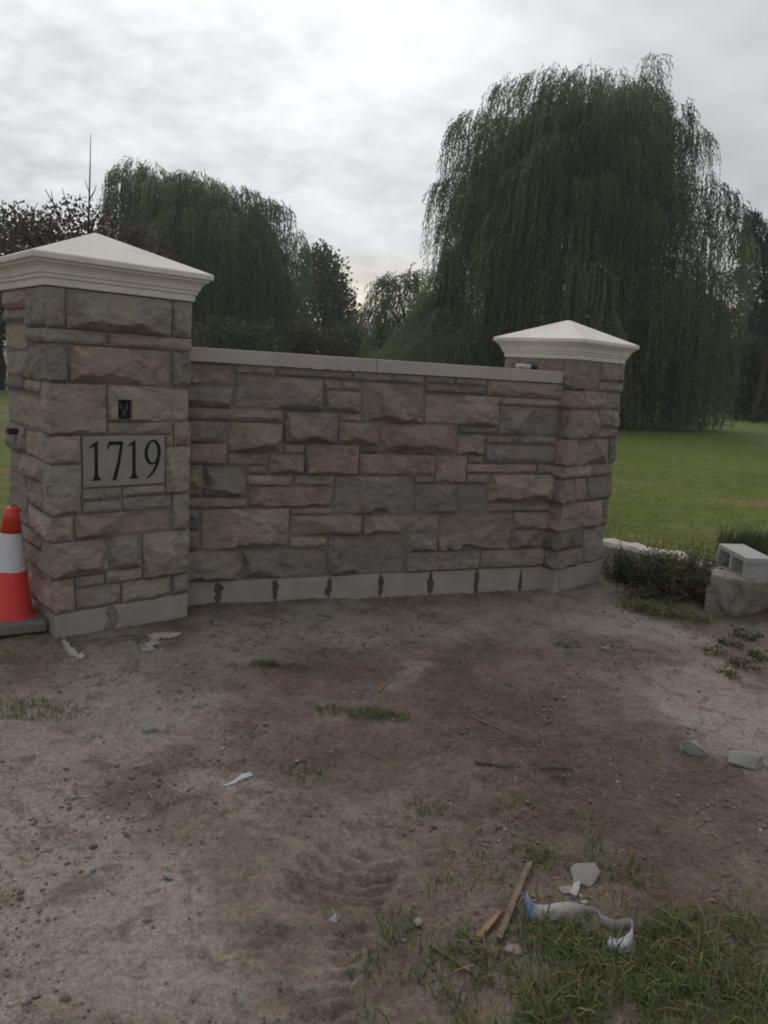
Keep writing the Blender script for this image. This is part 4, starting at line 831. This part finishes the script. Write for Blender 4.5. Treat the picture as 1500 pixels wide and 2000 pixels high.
def tree(name, dist, clumps, base_px, label, group, seed, mat, leaf=(.16, .10), per=130, trunk_r=.2, cat='tree', fork=.45, up=0.0, nl=6, spread=1.0):
    """clumps: (px, py, depth offset, radius m) clusters of leaves"""
    r = np.random.default_rng(seed); b = at(base_px[0], base_px[1], dist); base = np.array((b[0], b[1], gz(b[0], b[1])))
    root = empty(name, base, label=label, cat=cat, group=group); C_ = np.array([[*at(c[0], c[1], dist + c[2]), c[3]] for c in clumps])
    top = C_[:, 2].max(); fk = base + np.array((0, 0, (top - base[2]) * fork)); sel = [C_[int(i)] for i in np.linspace(0, len(C_) - 1, min(nl, len(C_)))]
    trunk_and_limbs(root, base, fk, [s[:3] for s in sel], trunk_r, M_bark, seed)
    P_, D_, S_ = [], [], []
    for c in C_:
        n = max(12, int(per * (c[3] / .7) ** 2)); q = r.normal(size=(n, 3)); q /= np.linalg.norm(q, axis=1)[:, None]; rad = c[3] * r.uniform(.25, 1.08, n) ** .6; q2 = q * rad[:, None]; q2[:, 2] *= .8
        lobe = .6 + .8 * (fbm(q[:, 0] * 3 + c[0], q[:, 1] * 3 + q[:, 2] * 2 + c[1], 3) + .3); q2 *= np.clip(lobe, .45, 1.3)[:, None]
        dd = q * .6 + r.normal(size=(n, 3)) * .7; dd[:, 2] += up; dd /= np.linalg.norm(dd, axis=1)[:, None]
        P_.append(c[:3] + q2); D_.append(dd); S_.append(np.clip(.45 + r.normal() * .12 + r.normal(size=n) * .16, 0, 1))
    P_, D_, S_ = map(np.concatenate, (P_, D_, S_)); n = len(P_)
    V, F = leafquads(P_ - base, D_, leaf[0] * r.uniform(.6, 1.3, n), leaf[1] * r.uniform(.6, 1.3, n), seed=seed)
    o = link('crown', fastmesh('crown', V, F, np.repeat(S_, 4)), mat, root); o['kind'] = 'stuff'; return root
def blob(px0, px1, py0, py1, n, rad, dep, seed):
    r = np.random.default_rng(seed); return [(r.uniform(px0, px1), r.uniform(py0, py1), r.uniform(-dep, dep), r.uniform(*rad)) for _ in range(n)]
tree('broadleaf_tree', 44, [(625, 500, 0, .9), (640, 520, 0, 1.0), (610, 520, .5, 1.0), (655, 550, 0, 1.0), (672, 580, 0, .8), (650, 585, -.5, 1.1), (675, 615, 0, .9), (640, 560, .5, 1.0), (620, 555, -.5, 1.1), (605, 590, 0, 1.2), (660, 640, 0, 1.2), (685, 640, 0, .7), (630, 620, 0, 1.3), (640, 660, 0, 1.3), (590, 560, .5, 1.0)], (640, 752), 'dark broadleaf tree at the right side of the left willow', None, 51, L_green, leaf=(.24, .15), per=260, trunk_r=.2)
tree('broadleaf_bush', 30, blob(540, 660, 640, 690, 16, (.5, .8), 1.0, 4), (600, 752), 'yellowish olive bush under the broadleaf tree', None, 61, L_olive, leaf=(.16, .09), per=300, trunk_r=.06, cat='bush')
tree('broadleaf_bush', 40, blob(655, 705, 650, 700, 16, (.5, .9), 1.0, 6) + [(712, 690, 0, .6), (735, 700, 0, .6), (760, 695, 0, .7)], (700, 752), 'dark rounded bush in front of the distant white house', None, 62, L_green, leaf=(.20, .12), per=300, trunk_r=.06, cat='bush')
tree('broadleaf_bush', 29, blob(380, 520, 640, 710, 22, (.6, .9), 1.2, 8), (430, 752), 'dark bush at the foot of the left willow, above the wall', None, 63, L_green, leaf=(.16, .10), per=280, trunk_r=.06, cat='bush')
# spruce tucked against the tall willow
sp = [(872, 492, 0, .16)] + [(876 + s * (i * 3.6 + 4), 500 + i * 19, d_, .26 + i * .035) for i in range(9) for s, d_ in ((-1, 0), (1, .2), (0, -.5))]
sp = [(a, b_, c_ * .6, r_ * .88) for a, b_, c_, r_ in sp]
tree('spruce_tree', 26.0, sp, (876, 748), 'dark pointed spruce mixed into the left side of the tall willow', None, 71, L_green, leaf=(.14, .03), per=2000, trunk_r=.07, fork=.8, nl=8)
# right edge: pine and dark shrubs
pn = [(1470, 432, 0, .45), (1478, 448, .3, .5), (1462, 460, 0, .5), (1490, 470, -.3, .5), (1470, 485, 0, .6), (1455, 500, .3, .6), (1492, 505, 0, .55), (1502, 490, .3, .5), (1510, 520, 0, .6), (1465, 530, 0, .5), (1450, 545, -.3, .6), (1490, 548, .2, .45), (1458, 580, 0, .6), (1500, 575, 0, .6), (1475, 610, 0, .6), (1508, 610, .4, .7), (1450, 620, 0, .7), (1525, 560, 0, .8), (1530, 620, 0, .9), (1485, 640, 0, .8)]
tree('pine_tree', 33, pn, (1475, 812), 'ragged dark pine at the right edge beside the tall willow', None, 72, L_dark, leaf=(.28, .06), per=560, trunk_r=.11, up=.8, fork=.5, nl=10)
for i, (x, y, r_) in enumerate([(1440, 690, .9), (1490, 665, 1.1), (1540, 690, 1.1)]):
    tree('dark_shrub', 36, blob(x - 34, x + 34, y - 15, 800, 26, (.7, 1.1), 1.2, 80 + i), (x, 812), ['dark shrub behind the lawn, next to the tall willow', 'taller dark shrub under the pine, middle of the row behind the lawn', 'dark shrub at the far right end of the row behind the lawn'][i], 'dark shrubs behind the lawn', 81 + i, [L_green, L_dark, L_green][i], leaf=(.20, .12), per=300, trunk_r=.06, cat='shrub')
# purple plum trees and green trees at the left, behind the large pier
pl_ = [(40, 425, 0, .35), (70, 440, .3, .4), (55, 455, 0, .45), (90, 450, 0, .25), (100, 405, 0, .22), (112, 425, .2, .32), (135, 420, 0, .36), (150, 400, 0, .3), (165, 425, -.2, .42), (190, 420, 0, .36), (200, 440, .2, .45), (130, 450, 0, .5), (160, 460, 0, .5), (225, 455, 0, .4), (250, 465, .2, .42), (270, 450, 0, .3), (285, 468, .2, .4), (300, 488, 0, .38), (215, 480, 0, .5), (90, 470, .2, .5), (20, 445, 0, .5), (10, 430, .2, .35), (110, 490, 0, .6), (180, 500, 0, .6), (240, 500, 0, .6), (300, 520, 0, .5), (330, 500, .3, .3), (30, 500, 0, .6), (-40, 480, 0, .7), (-60, 540, 0, .8), (40, 560, 0, .7), (320, 560, 0, .6), (120, 570, 0, .8), (230, 570, 0, .8)]
plum = tree('plum_tree', 15, pl_, (150, 705), 'purple leaved plum tree behind the large pier with a tall bare shoot', None, 91, L_plum, leaf=(.08, .05), per=330, trunk_r=.12, fork=.55, nl=12)
pb_ = np.array(plum.location)
mb = MB(); mb.tube([at(172, 470, 15) - pb_, at(174, 400, 15) - pb_, at(176, 330, 15) - pb_, at(177, 262, 15) - pb_], [.030, .017, .012, .005], 6); mb.tube([at(174, 392, 15) - pb_, at(185, 372, 15) - pb_, at(188, 362, 15) - pb_], [.016, .010, .006], 5); mb.tube([at(174, 375, 15) - pb_, at(166, 352, 15.1) - pb_], [.010, .005], 5); mb.build('bare_shoot', M_bark, plum)
mb = MB(); mb.tube([at(120, 440, 15) - pb_, at(106, 400, 15) - pb_, at(88, 370, 15) - pb_], [.02, .014, .007], 5); mb.tube([at(104, 398, 15) - pb_, at(100, 372, 15) - pb_], [.010, .006], 5); mb.tube([at(140, 430, 15) - pb_, at(128, 390, 15) - pb_, at(121, 366, 15) - pb_], [.016, .010, .005], 5); mb.tube([at(62, 440, 15) - pb_, at(66, 410, 15) - pb_, at(74, 396, 15) - pb_], [.014, .010, .005], 5); mb.build('bare_twigs', M_bark, plum)
for i, (x0, x1, y0, d_) in enumerate([(-40, 40, 440, 24), (30, 120, 455, 27), (110, 210, 470, 26), (-160, -50, 430, 25)]):
    tree('green_tree', d_, blob(x0, x1, y0, 670, 26, (.7, 1.1), 1.5, 95 + i), ((x0 + x1) / 2, 740), ['green tree at the left edge behind the large pier', 'dark green tree behind the plum tree', 'green tree hidden behind the cap of the large pier', 'green tree beyond the left edge of the lawn'][i], None, 101 + i, L_green, leaf=(.16, .09), per=130, trunk_r=.12)
# the far belt of trees
tb = np.random.default_rng(77)
for i in range(16):
    x = -52 + i * 9.5 + tb.uniform(-2, 2); d_ = tb.uniform(84, 100); hh = tb.uniform(3.4, 5.5) if -8 < x < 6 else tb.uniform(4.5, 8)
    base = np.array((x, d_, gz(x, d_))); root = empty('far_tree', base, label='dark tree in the distant belt beyond the lawn', cat='tree', group='trees in the distant belt')
    mb = MB(); mb.tube([(0, 0, -.3), (0, 0, hh * .5)], [.2, .12], 6); mb.build('trunk', M_bark, root)
    n = 2600; q = tb.normal(size=(n, 3)); q /= np.linalg.norm(q, axis=1)[:, None]; q *= (tb.uniform(.3, 1.05, n) ** .5)[:, None] * np.clip(.75 + .9 * fbm(q[:, 0] * 2.5 + i, q[:, 1] * 2 + q[:, 2] * 2.5, 3), .5, 1.2)[:, None]
    q *= np.array((5.2, 3.5, hh * .52)); q[:, 2] += hh * .52
    dd = tb.normal(size=(n, 3)); dd /= np.linalg.norm(dd, axis=1)[:, None]; V, F = leafquads(q, dd, .5 * tb.uniform(.6, 1.3, n), .3 * tb.uniform(.6, 1.3, n), seed=i)
    o = link('crown', fastmesh('crown', V, F, np.repeat(np.clip(.4 + tb.normal(size=n) * .15, 0, 1), 4)), L_green, root); o['kind'] = 'stuff'
# distant house in the gap
hp = at(728, 668, 78); hz_ = gz(hp[0], hp[1]); house = empty('white_house', (hp[0], hp[1], hz_), R(6), label='distant white house with a dark roof in the gap between the trees', cat='house')
wt = hp[2] - hz_ + 1.0
MB().box((-1.9, -2.5, -.3), (1.9, 2.5, wt)).build('wall', M_housew, house)
mb = MB(); mb.add([(-2.2, -2.9, wt), (2.2, -2.9, wt), (2.2, 2.9, wt), (-2.2, 2.9, wt), (-.5, 0, wt + 1.0), (.5, 0, wt + 1.0)], [(0, 1, 5, 4), (1, 2, 5), (2, 3, 4, 5), (3, 0, 4), (3, 2, 1, 0)]); mb.build('roof', M_roof, house)
for x in (-1.1, .9):
    wn = MB().box((x - .5, -2.54, wt - 1.75), (x + .5, -2.50, wt - .55)).build('window', M_housew, house); MB().box((x - .42, -2.56, wt - 1.67), (x + .42, -2.545, wt - .63)).build('pane', M_pane, wn)

# ------------------------------------------------------------------ weeds, grass and litter on the ground
def weed(g, h, rad, n, seed, label, group, mat=None, leaf=(.040, .011)):
    r = np.random.default_rng(seed); root = empty('weed_plant', g, label=label, cat='weed', group=group); mb = MB(); P_, D_ = [], []
    for i in range(n):
        a = r.uniform(0, 6.28); b = np.array((math.cos(a), math.sin(a), 0)) * rad * math.sqrt(r.uniform(0, 1)); hh = h * r.uniform(.5, 1.1); lean = np.array((math.cos(a), math.sin(a), 0)) * r.uniform(.0, .45) * hh
        pts = [b * .6, b * .8 + lean * .35 + (0, 0, hh * .5), b + lean + (0, 0, hh)]; mb.tube(pts, [.0025, .002, .001], 3, False)
        m_ = int(38 * hh / .3) + 6; k = r.uniform(.1, 1, m_)[:, None]; q = pts[0] * (1 - k) ** 2 + 2 * k * (1 - k) * pts[1] + k * k * pts[2] + r.normal(size=(m_, 3)) * .014
        dd = r.normal(size=(m_, 3)); dd[:, 2] = np.abs(dd[:, 2]) * .6; dd /= np.linalg.norm(dd, axis=1)[:, None]; P_.append(q); D_.append(dd)
    mb.build('stem', simple_stem, root)['kind'] = 'stuff'
    P_, D_ = np.concatenate(P_), np.concatenate(D_); n = len(P_); V, F = leafquads(P_, D_, leaf[0] * r.uniform(.5, 1.4, n), leaf[1] * r.uniform(.6, 1.4, n), seed=seed); sh = np.clip(r.beta(2.0, 2.2, n) + r.normal() * .14, 0, 1)
    o = link('foliage', fastmesh('foliage', V, F, np.repeat(sh, 4)), mat or L_weed, root); o['kind'] = 'stuff'; return root
simple_stem = simple('weed_stem', (.07, .06, .03), (.14, .10, .05), 30)
k = 0
for (x, y, h, rad, n) in [(1205, 1130, .20, .10, 22), (1225, 1128, .26, .14, 34), (1250, 1140, .27, .16, 40), (1275, 1150, .27, .16, 40), (1300, 1150, .28, .17, 44), (1320, 1160, .28, .17, 44), (1340, 1165, .29, .17, 44), (1362, 1172, .28, .15, 40), (1265, 1120, .27, .16, 36), (1310, 1128, .27, .16, 36), (1350, 1140, .28, .16, 36), (1380, 1172, .28, .12, 30), (1400, 1190, .18, .12, 24), (1240, 1165, .14, .12, 22), (1290, 1180, .14, .14, 24)]:
    g = G(x, y, -.03); g[1] = min(g[1], np.interp(g[0], LB[:, 0], LB[:, 1]) - .16); weed(np.array((g[0], g[1], gz(g[0], g[1]))), h * (.8 + .4 * ((k * 7) % 5) / 4), rad * 1.25, int(n * .7), 200 + k, 'leafy dark weed in the bed in front of the concrete kerb', 'weeds along the kerb'); k += 1
for (x, y, h, rad, n) in [(1430, 1262, .03, .09, 16), (1452, 1300, .03, .10, 20), (1420, 1318, .02, .08, 14), (1490, 1290, .035, .09, 16), (1460, 1245, .035, .10, 16), (1390, 1275, .02, .08, 12)]:
    g = GP(x, y); weed(g, h, rad, n, 240 + k, 'low creeping weed in the patch on the dirt before the boulder', 'low weeds near the boulder', leaf=(.022, .012)); k += 1
def blades(P_, h, seed, lean=.6, w=.0035, wind=(0, 0)):
    """curved tapering blades, three segments"""
    r = np.random.default_rng(seed); n = len(P_); a = r.uniform(0, 6.283, n); d_ = np.stack([np.cos(a), np.sin(a)], 1) + np.array(wind); ln = r.uniform(.1, lean, n); hh = h * r.uniform(.5, 1.25, n)
    sd = np.stack([-np.sin(a + r.normal(size=n) * .6), np.cos(a), np.zeros(n)], 1); ww = w * r.uniform(.6, 1.4, n)
    V = np.empty((n, 7, 3))
    for i, (f, wf) in enumerate(((0, 1), (.45, .85), (.8, .5), (1, 0))):
        c = np.stack([P_[:, 0] + d_[:, 0] * ln * hh * f ** 1.8, P_[:, 1] + d_[:, 1] * ln * hh * f ** 1.8, P_[:, 2] + hh * (f - .35 * ln * f ** 3) - .003], 1)
        if i < 3: V[:, i * 2] = c - sd * (ww * wf / 2)[:, None]; V[:, i * 2 + 1] = c + sd * (ww * wf / 2)[:, None]
        else: V[:, 6] = c
    o = np.arange(n)[:, None] * 7; T = np.concatenate([o + np.array(q) for q in ((0, 1, 3), (0, 3, 2), (2, 3, 5), (2, 5, 4), (4, 5, 6))])
    return V.reshape(-1, 3), T, r
def gzs(x, y): return ground_h(x, y)
# foreground turf, denser to the lower right, breaking up into the soil
fr_ = np.random.default_rng(300); n = 60000; x = fr_.uniform(-.15, 1.75, n); y = fr_.uniform(1.2, 2.5, n)
def dens(x, y):
    s = np.zeros_like(x)
    for qx, qy, ra, w_ in [(1250, 1960, .34, 1.1), (1450, 1930, .30, 1.0), (1080, 1960, .26, .75), (900, 1940, .22, .5), (1180, 1780, .16, .55), (1300, 1800, .14, .7), (1120, 1850, .16, .55), (960, 1670, .07, .45), (1060, 1670, .07, .55), (1130, 1640, .08, .5), (1200, 1700, .09, .45), (880, 1750, .08, .4), (800, 1800, .09, .3), (1250, 1720, .08, .3), (1380, 1800, .12, .25), (650, 1790, .06, .25), (1150, 1600, .05, .3), (1340, 1890, .16, .8), (1400, 1970, .2, .9), (1330, 1960, .15, .8), (800, 1900, .12, .35)]:
        g = G(qx, qy); s = s + w_ * np.exp(-(((x - g[0]) ** 2 + (y - g[1]) ** 2) / ra ** 2) ** 1.3)
    return s
dd = dens(x, y) * np.clip(.85 + 2.1 * fbm(x * 9, y * 9, 4), .12, 1.6)

for qx, qy, ra in [(1110, 1775, .05), (1060, 1775, .04), (1200, 1815, .05), (1225, 1840, .05), (1140, 1715, .05), (1110, 1742, .04), (985, 1800, .05), (960, 1830, .05), (1010, 1740, .04), (1000, 1860, .05)]:
    g = G(qx, qy); dd = dd * (1 - .88 * np.exp(-(((x - g[0]) ** 2 + (y - g[1]) ** 2) / ra ** 2) ** 2))
kp = fr_.uniform(0, 1, n) < np.clip(dd - .08, 0, 2) * .42; x, y = x[kp], y[kp]
V, T, r = blades(np.stack([x, y, gzs(x, y)], 1), .041 * np.random.default_rng(9).lognormal(0, .35, len(x)), 301, 1.3, .0042, (-.25, -.1)); sh = np.clip(r.beta(2.6, 2.2, len(x)) + .07 + .14 * fbm(x * 5, y * 5, 2), 0, 1)
tag(link('foreground_grass', fastmesh('foreground_grass', V, T, np.repeat(sh, 7)), L_grass), 'rough green grass growing over the soil at the lower right', 'grass', kind='stuff')
# scattered tufts on the soil
for i, (px, py, ra, n, h, lab) in enumerate([(720, 1396, .07, 260, .03, 'flattened olive tuft in the middle of the dirt'), (760, 1400, .06, 200, .03, 'straw coloured tuft right of the flattened olive tuft'), (645, 1388, .05, 120, .025, 'thin tuft left of the flattened olive tuft'), (515, 1298, .05, 110, .04, 'small fresh green tuft on the dirt before the wall'), (575, 1303, .05, 60, .03, 'sparse green tuft right of the small fresh one'), (30, 1385, .13, 300, .03, 'dry brown grass patch at the left edge'), (90, 1390, .12, 220, .03, 'dry grass patch right of the one at the left edge'), (20, 1282, .10, 160, .03, 'faded grass patch below the cone'), (1110, 1262, .06, 110, .03, 'dull green tuft on the dirt before the small pier'), (590, 1510, .06, 70, .03, 'sparse tuft right of the silvery scrap'), (835, 1580, .05, 60, .035, 'sparse tuft with a few upright blades mid right'), (1020, 1575, .08, 80, .03, 'thin straw tuft in the dark soil on the right')]):
    r = np.random.default_rng(320 + i); g = GP(px, py); a = r.uniform(0, 6.28, n); q = ra * np.sqrt(r.uniform(0, 1, n)); x = g[0] + np.cos(a) * q * 1.5; y = g[1] + np.sin(a) * q * .8
    V, T, r = blades(np.stack([x, y, gzs(x, y)], 1) - g, h, 330 + i, 1.3, .0035); sh = np.clip(r.beta(2.4, 2.2, n) + (.2 if 'dry' in lab or 'straw' in lab or 'faded' in lab else .0) + (-.15 if 'fresh' in lab else 0), 0, 1)
    o = link('grass_tuft', fastmesh('grass_tuft', V, T, np.repeat(sh, 7)), L_grass); o.location = g; tag(o, lab, 'grass tuft', 'grass tufts on the soil')
# a heap of pulled grass, and tall stems behind the block
r = np.random.default_rng(350); n = 700; g = GP(1300, 1200); k = r.uniform(-1, 1, n); x = g[0] + k * .24 + r.normal(size=n) * .04; y = g[1] - k * .12 + r.normal(size=n) * .05; z = gzs(x, y) + r.uniform(0, .05, n) * (1 - k * k)
V, T, r = blades(np.stack([x, y, z], 1) - g, .09, 351, 2.4, .005); sh = np.clip(r.beta(2.6, 2.2, n) + .12, 0, 1); V[:, 2] = V[:, 2] * .8
o = link('pulled_grass', fastmesh('pulled_grass', V, T, np.repeat(sh, 7)), L_grass); o.location = g; tag(o, 'heap of pulled green grass below the weeds at the lawn edge', 'grass heap')
for i, (px, py, dist) in enumerate([(1440, 1080, 6.1), (1475, 1075, 6.1), (1500, 1085, 5.9)]):
    r = np.random.default_rng(360 + i); b = at(px, py, dist); g = np.array((b[0], b[1], gz(b[0], b[1]))); n = 420; a = r.uniform(0, 6.28, n); q = .17 * np.sqrt(r.uniform(0, 1, n)); P_ = np.stack([np.cos(a) * q, np.sin(a) * q, np.zeros(n)], 1)
    V, T, r2 = blades(P_, .22, 365 + i, .7, .005); sh = np.clip(r2.beta(2, 3.2, n), 0, 1); o = link('tall_grass', fastmesh('tall_grass', V, T, np.repeat(sh, 7)), L_weed); o.location = g
    tag(o, 'clump of tall unmown grass behind the cinder block', 'grass clump', 'tall grass behind the cinder block')
# seed stalks along the lawn edge
r = np.random.default_rng(370); n = 150; x = r.uniform(1.8, 3.6, n); y = np.interp(x, LB[:, 0], LB[:, 1]) + r.uniform(.0, .8, n)
V, T, r = blades(np.stack([x, y, gzs(x, y)], 1), .17, 371, .8, .0045); sh = np.clip(r.beta(4, 2.2, n) + .2, 0, 1)
tag(link('seed_stalks', fastmesh('seed_stalks', V, T, np.repeat(sh, 7)), L_weed), 'thin dry seed stalks along the near edge of the lawn', 'grass', kind='stuff')
# short blades on the nearer lawn
r = np.random.default_rng(380); n = 60000; x = r.uniform(1.3, 9, n); y = 5.0 + 7 * r.uniform(0, 1, n) ** 2.2; kp = lawn_side(x, y) > .05; x, y = x[kp], y[kp]
x2 = r.uniform(-6, -2.0, 16000); y2 = r.uniform(4.2, 9, 16000); kp = lawn_side(x2, y2) > -.1 + .5 * fbm(x2 * 2, y2 * 2, 2); x = np.concatenate([x, x2[kp]]); y = np.concatenate([y, y2[kp]])
V, T, r = blades(np.stack([x, y, gzs(x, y)], 1), .024, 381, 1.4, .0040); sh = np.clip(.42 + .9 * fbm(x * .7, y * .7, 3) + r.normal(size=len(x)) * .12, 0, 1)
tag(link('lawn_grass', fastmesh('lawn_grass', V, T, np.repeat(sh, 7)), L_lawn), 'mown green grass of the lawn behind the piers', 'grass', kind='stuff')
# fallen leaves on the lawn
r = np.random.default_rng(390); n = 900; x = r.uniform(1.6, 11, n); y = 5.6 + 14 * r.uniform(0, 1, n) ** 1.4; kp = lawn_side(x, y) > .2; x, y = x[kp], y[kp]; n = len(x); dv = r.normal(size=(n, 3)); dv[:, 2] *= .25; dv /= np.linalg.norm(dv, axis=1)[:, None]
V, F = leafquads(np.stack([x, y, gzs(x, y) + .02], 1), dv, r.uniform(.03, .07, n), r.uniform(.012, .03, n), np.array((0, 0, 1.)) + r.normal(size=(n, 3)) * .3, 391)
tag(link('fallen_leaves', fastmesh('fallen_leaves', V, F, np.repeat(r.beta(2, 2, n), 4)), M_straw), 'dry fallen leaves scattered on the lawn', 'leaves', kind='stuff')
# pebbles and clods
import bmesh
bm = bmesh.new(); bmesh.ops.create_icosphere(bm, subdivisions=1, radius=1.0); IV = np.array([v.co[:] for v in bm.verts]); IF = np.array([[v.index for v in f.verts] for f in bm.faces]); bm.free()
r = np.random.default_rng(400); n = 21000
u = r.uniform(0, 1, n); y = 1.25 + 4.6 * u ** 1.5; x = r.uniform(-1, 1, n) * (1.0 + .62 * y) * .75
pm = light_mask(x, y); kp = (lawn_side(x, y) < -.05) & (r.uniform(0, 1, n) < np.clip(.75 + 1.8 * fbm(x * 2.2, y * 2.2, 3) - .75 * np.clip(pm, 0, 1), .05, 1)); x, y = x[kp], y[kp]; n = len(x)
sz = .0020 * np.exp(r.normal(size=n) * .6 + .25) * (1 + .18 * y); sz = np.clip(sz, .0015, .013)
V = IV[None] * r.uniform(.65, 1.3, (n, 12, 1)) * np.stack([sz, sz * r.uniform(.6, 1, n), sz * r.uniform(.4, .8, n)], 1)[:, None, :]
a = r.uniform(0, 6.28, n); ca, sa = np.cos(a)[:, None], np.sin(a)[:, None]; V = np.stack([V[..., 0] * ca - V[..., 1] * sa, V[..., 0] * sa + V[..., 1] * ca, V[..., 2]], 2)
V += np.stack([x, y, gzs(x, y) + sz * .15], 1)[:, None, :]; F = (np.arange(n)[:, None, None] * 12 + IF[None]).reshape(-1, 3)
sh = np.clip(np.where(r.uniform(0, 1, n) < .05, r.uniform(.85, 1, n), r.beta(2.4, 2.6, n) * .70 + .14), 0, 1)
tag(link('gravel', fastmesh('gravel', V.reshape(-1, 3), F, np.repeat(sh, 12)), M_gravel), 'loose pebbles and clods strewn over the bare soil', 'gravel', kind='stuff')
# straw litter
n = 3400; u = r.uniform(0, 1, n); y = 1.25 + 4.4 * u ** 1.4; x = r.uniform(-1, 1, n) * (1.0 + .62 * y) * .75; kp = (lawn_side(x, y) < -.05) & (r.uniform(0, 1, n) < np.clip(.5 + 1.6 * fbm(x * 1.8 + 7, y * 1.8, 3) + .25 * sst(-.4, .8, x), .05, 1)); x, y = x[kp], y[kp]; n = len(x)
a = r.uniform(0, 6.28, n); ln = r.uniform(.008, .036, n) * (1 + .1 * y); dv = np.stack([np.cos(a) * ln, np.sin(a) * ln, r.uniform(-.1, .25, n) * ln], 1); sd = np.stack([-np.sin(a), np.cos(a), np.zeros(n)], 1) * (.0009 + .0004 * y)[:, None]; c = np.stack([x, y, gzs(x, y) + .003], 1); bd = np.stack([-np.sin(a), np.cos(a), np.zeros(n)], 1) * (r.normal(size=n) * .04 * ln)[:, None]
V = np.stack([c - sd, c + sd, c + dv * .5 + bd + sd, c + dv * .5 + bd - sd, c + dv + sd * .5, c + dv - sd * .5], 1); o = np.arange(n)[:, None] * 6; F = np.concatenate([o + np.array((0, 1, 2, 3)), o + np.array((3, 2, 4, 5))])
tag(link('straw_litter', fastmesh('straw_litter', V.reshape(-1, 3), F, np.repeat(r.beta(2, 3, n), 6)), M_straw), 'bits of dry straw scattered over the bare soil', 'straw', kind='stuff')

# ------------------------------------------------------------------ thin evening haze, added partly in place of lens flare to lift the dark trees
hm = bpy.data.materials.new('haze_flare_veil'); hm.use_nodes = True; t = hm.node_tree; t.nodes.remove(t.nodes['Principled BSDF'])
pv = t.nodes.new('ShaderNodeVolumePrincipled'); pv.inputs['Color'].default_value = (.92, .95, .96, 1); pv.inputs['Density'].default_value = .0013; pv.inputs['Anisotropy'].default_value = .2
t.links.new(pv.outputs[0], t.nodes['Material Output'].inputs['Volume'])
hb = MB().box((-440, -440, -3), (440, 440, 16)).build('haze', hm); hb['kind'] = 'stuff'; hb['label'] = 'thin pale evening haze, partly standing in for lens flare'
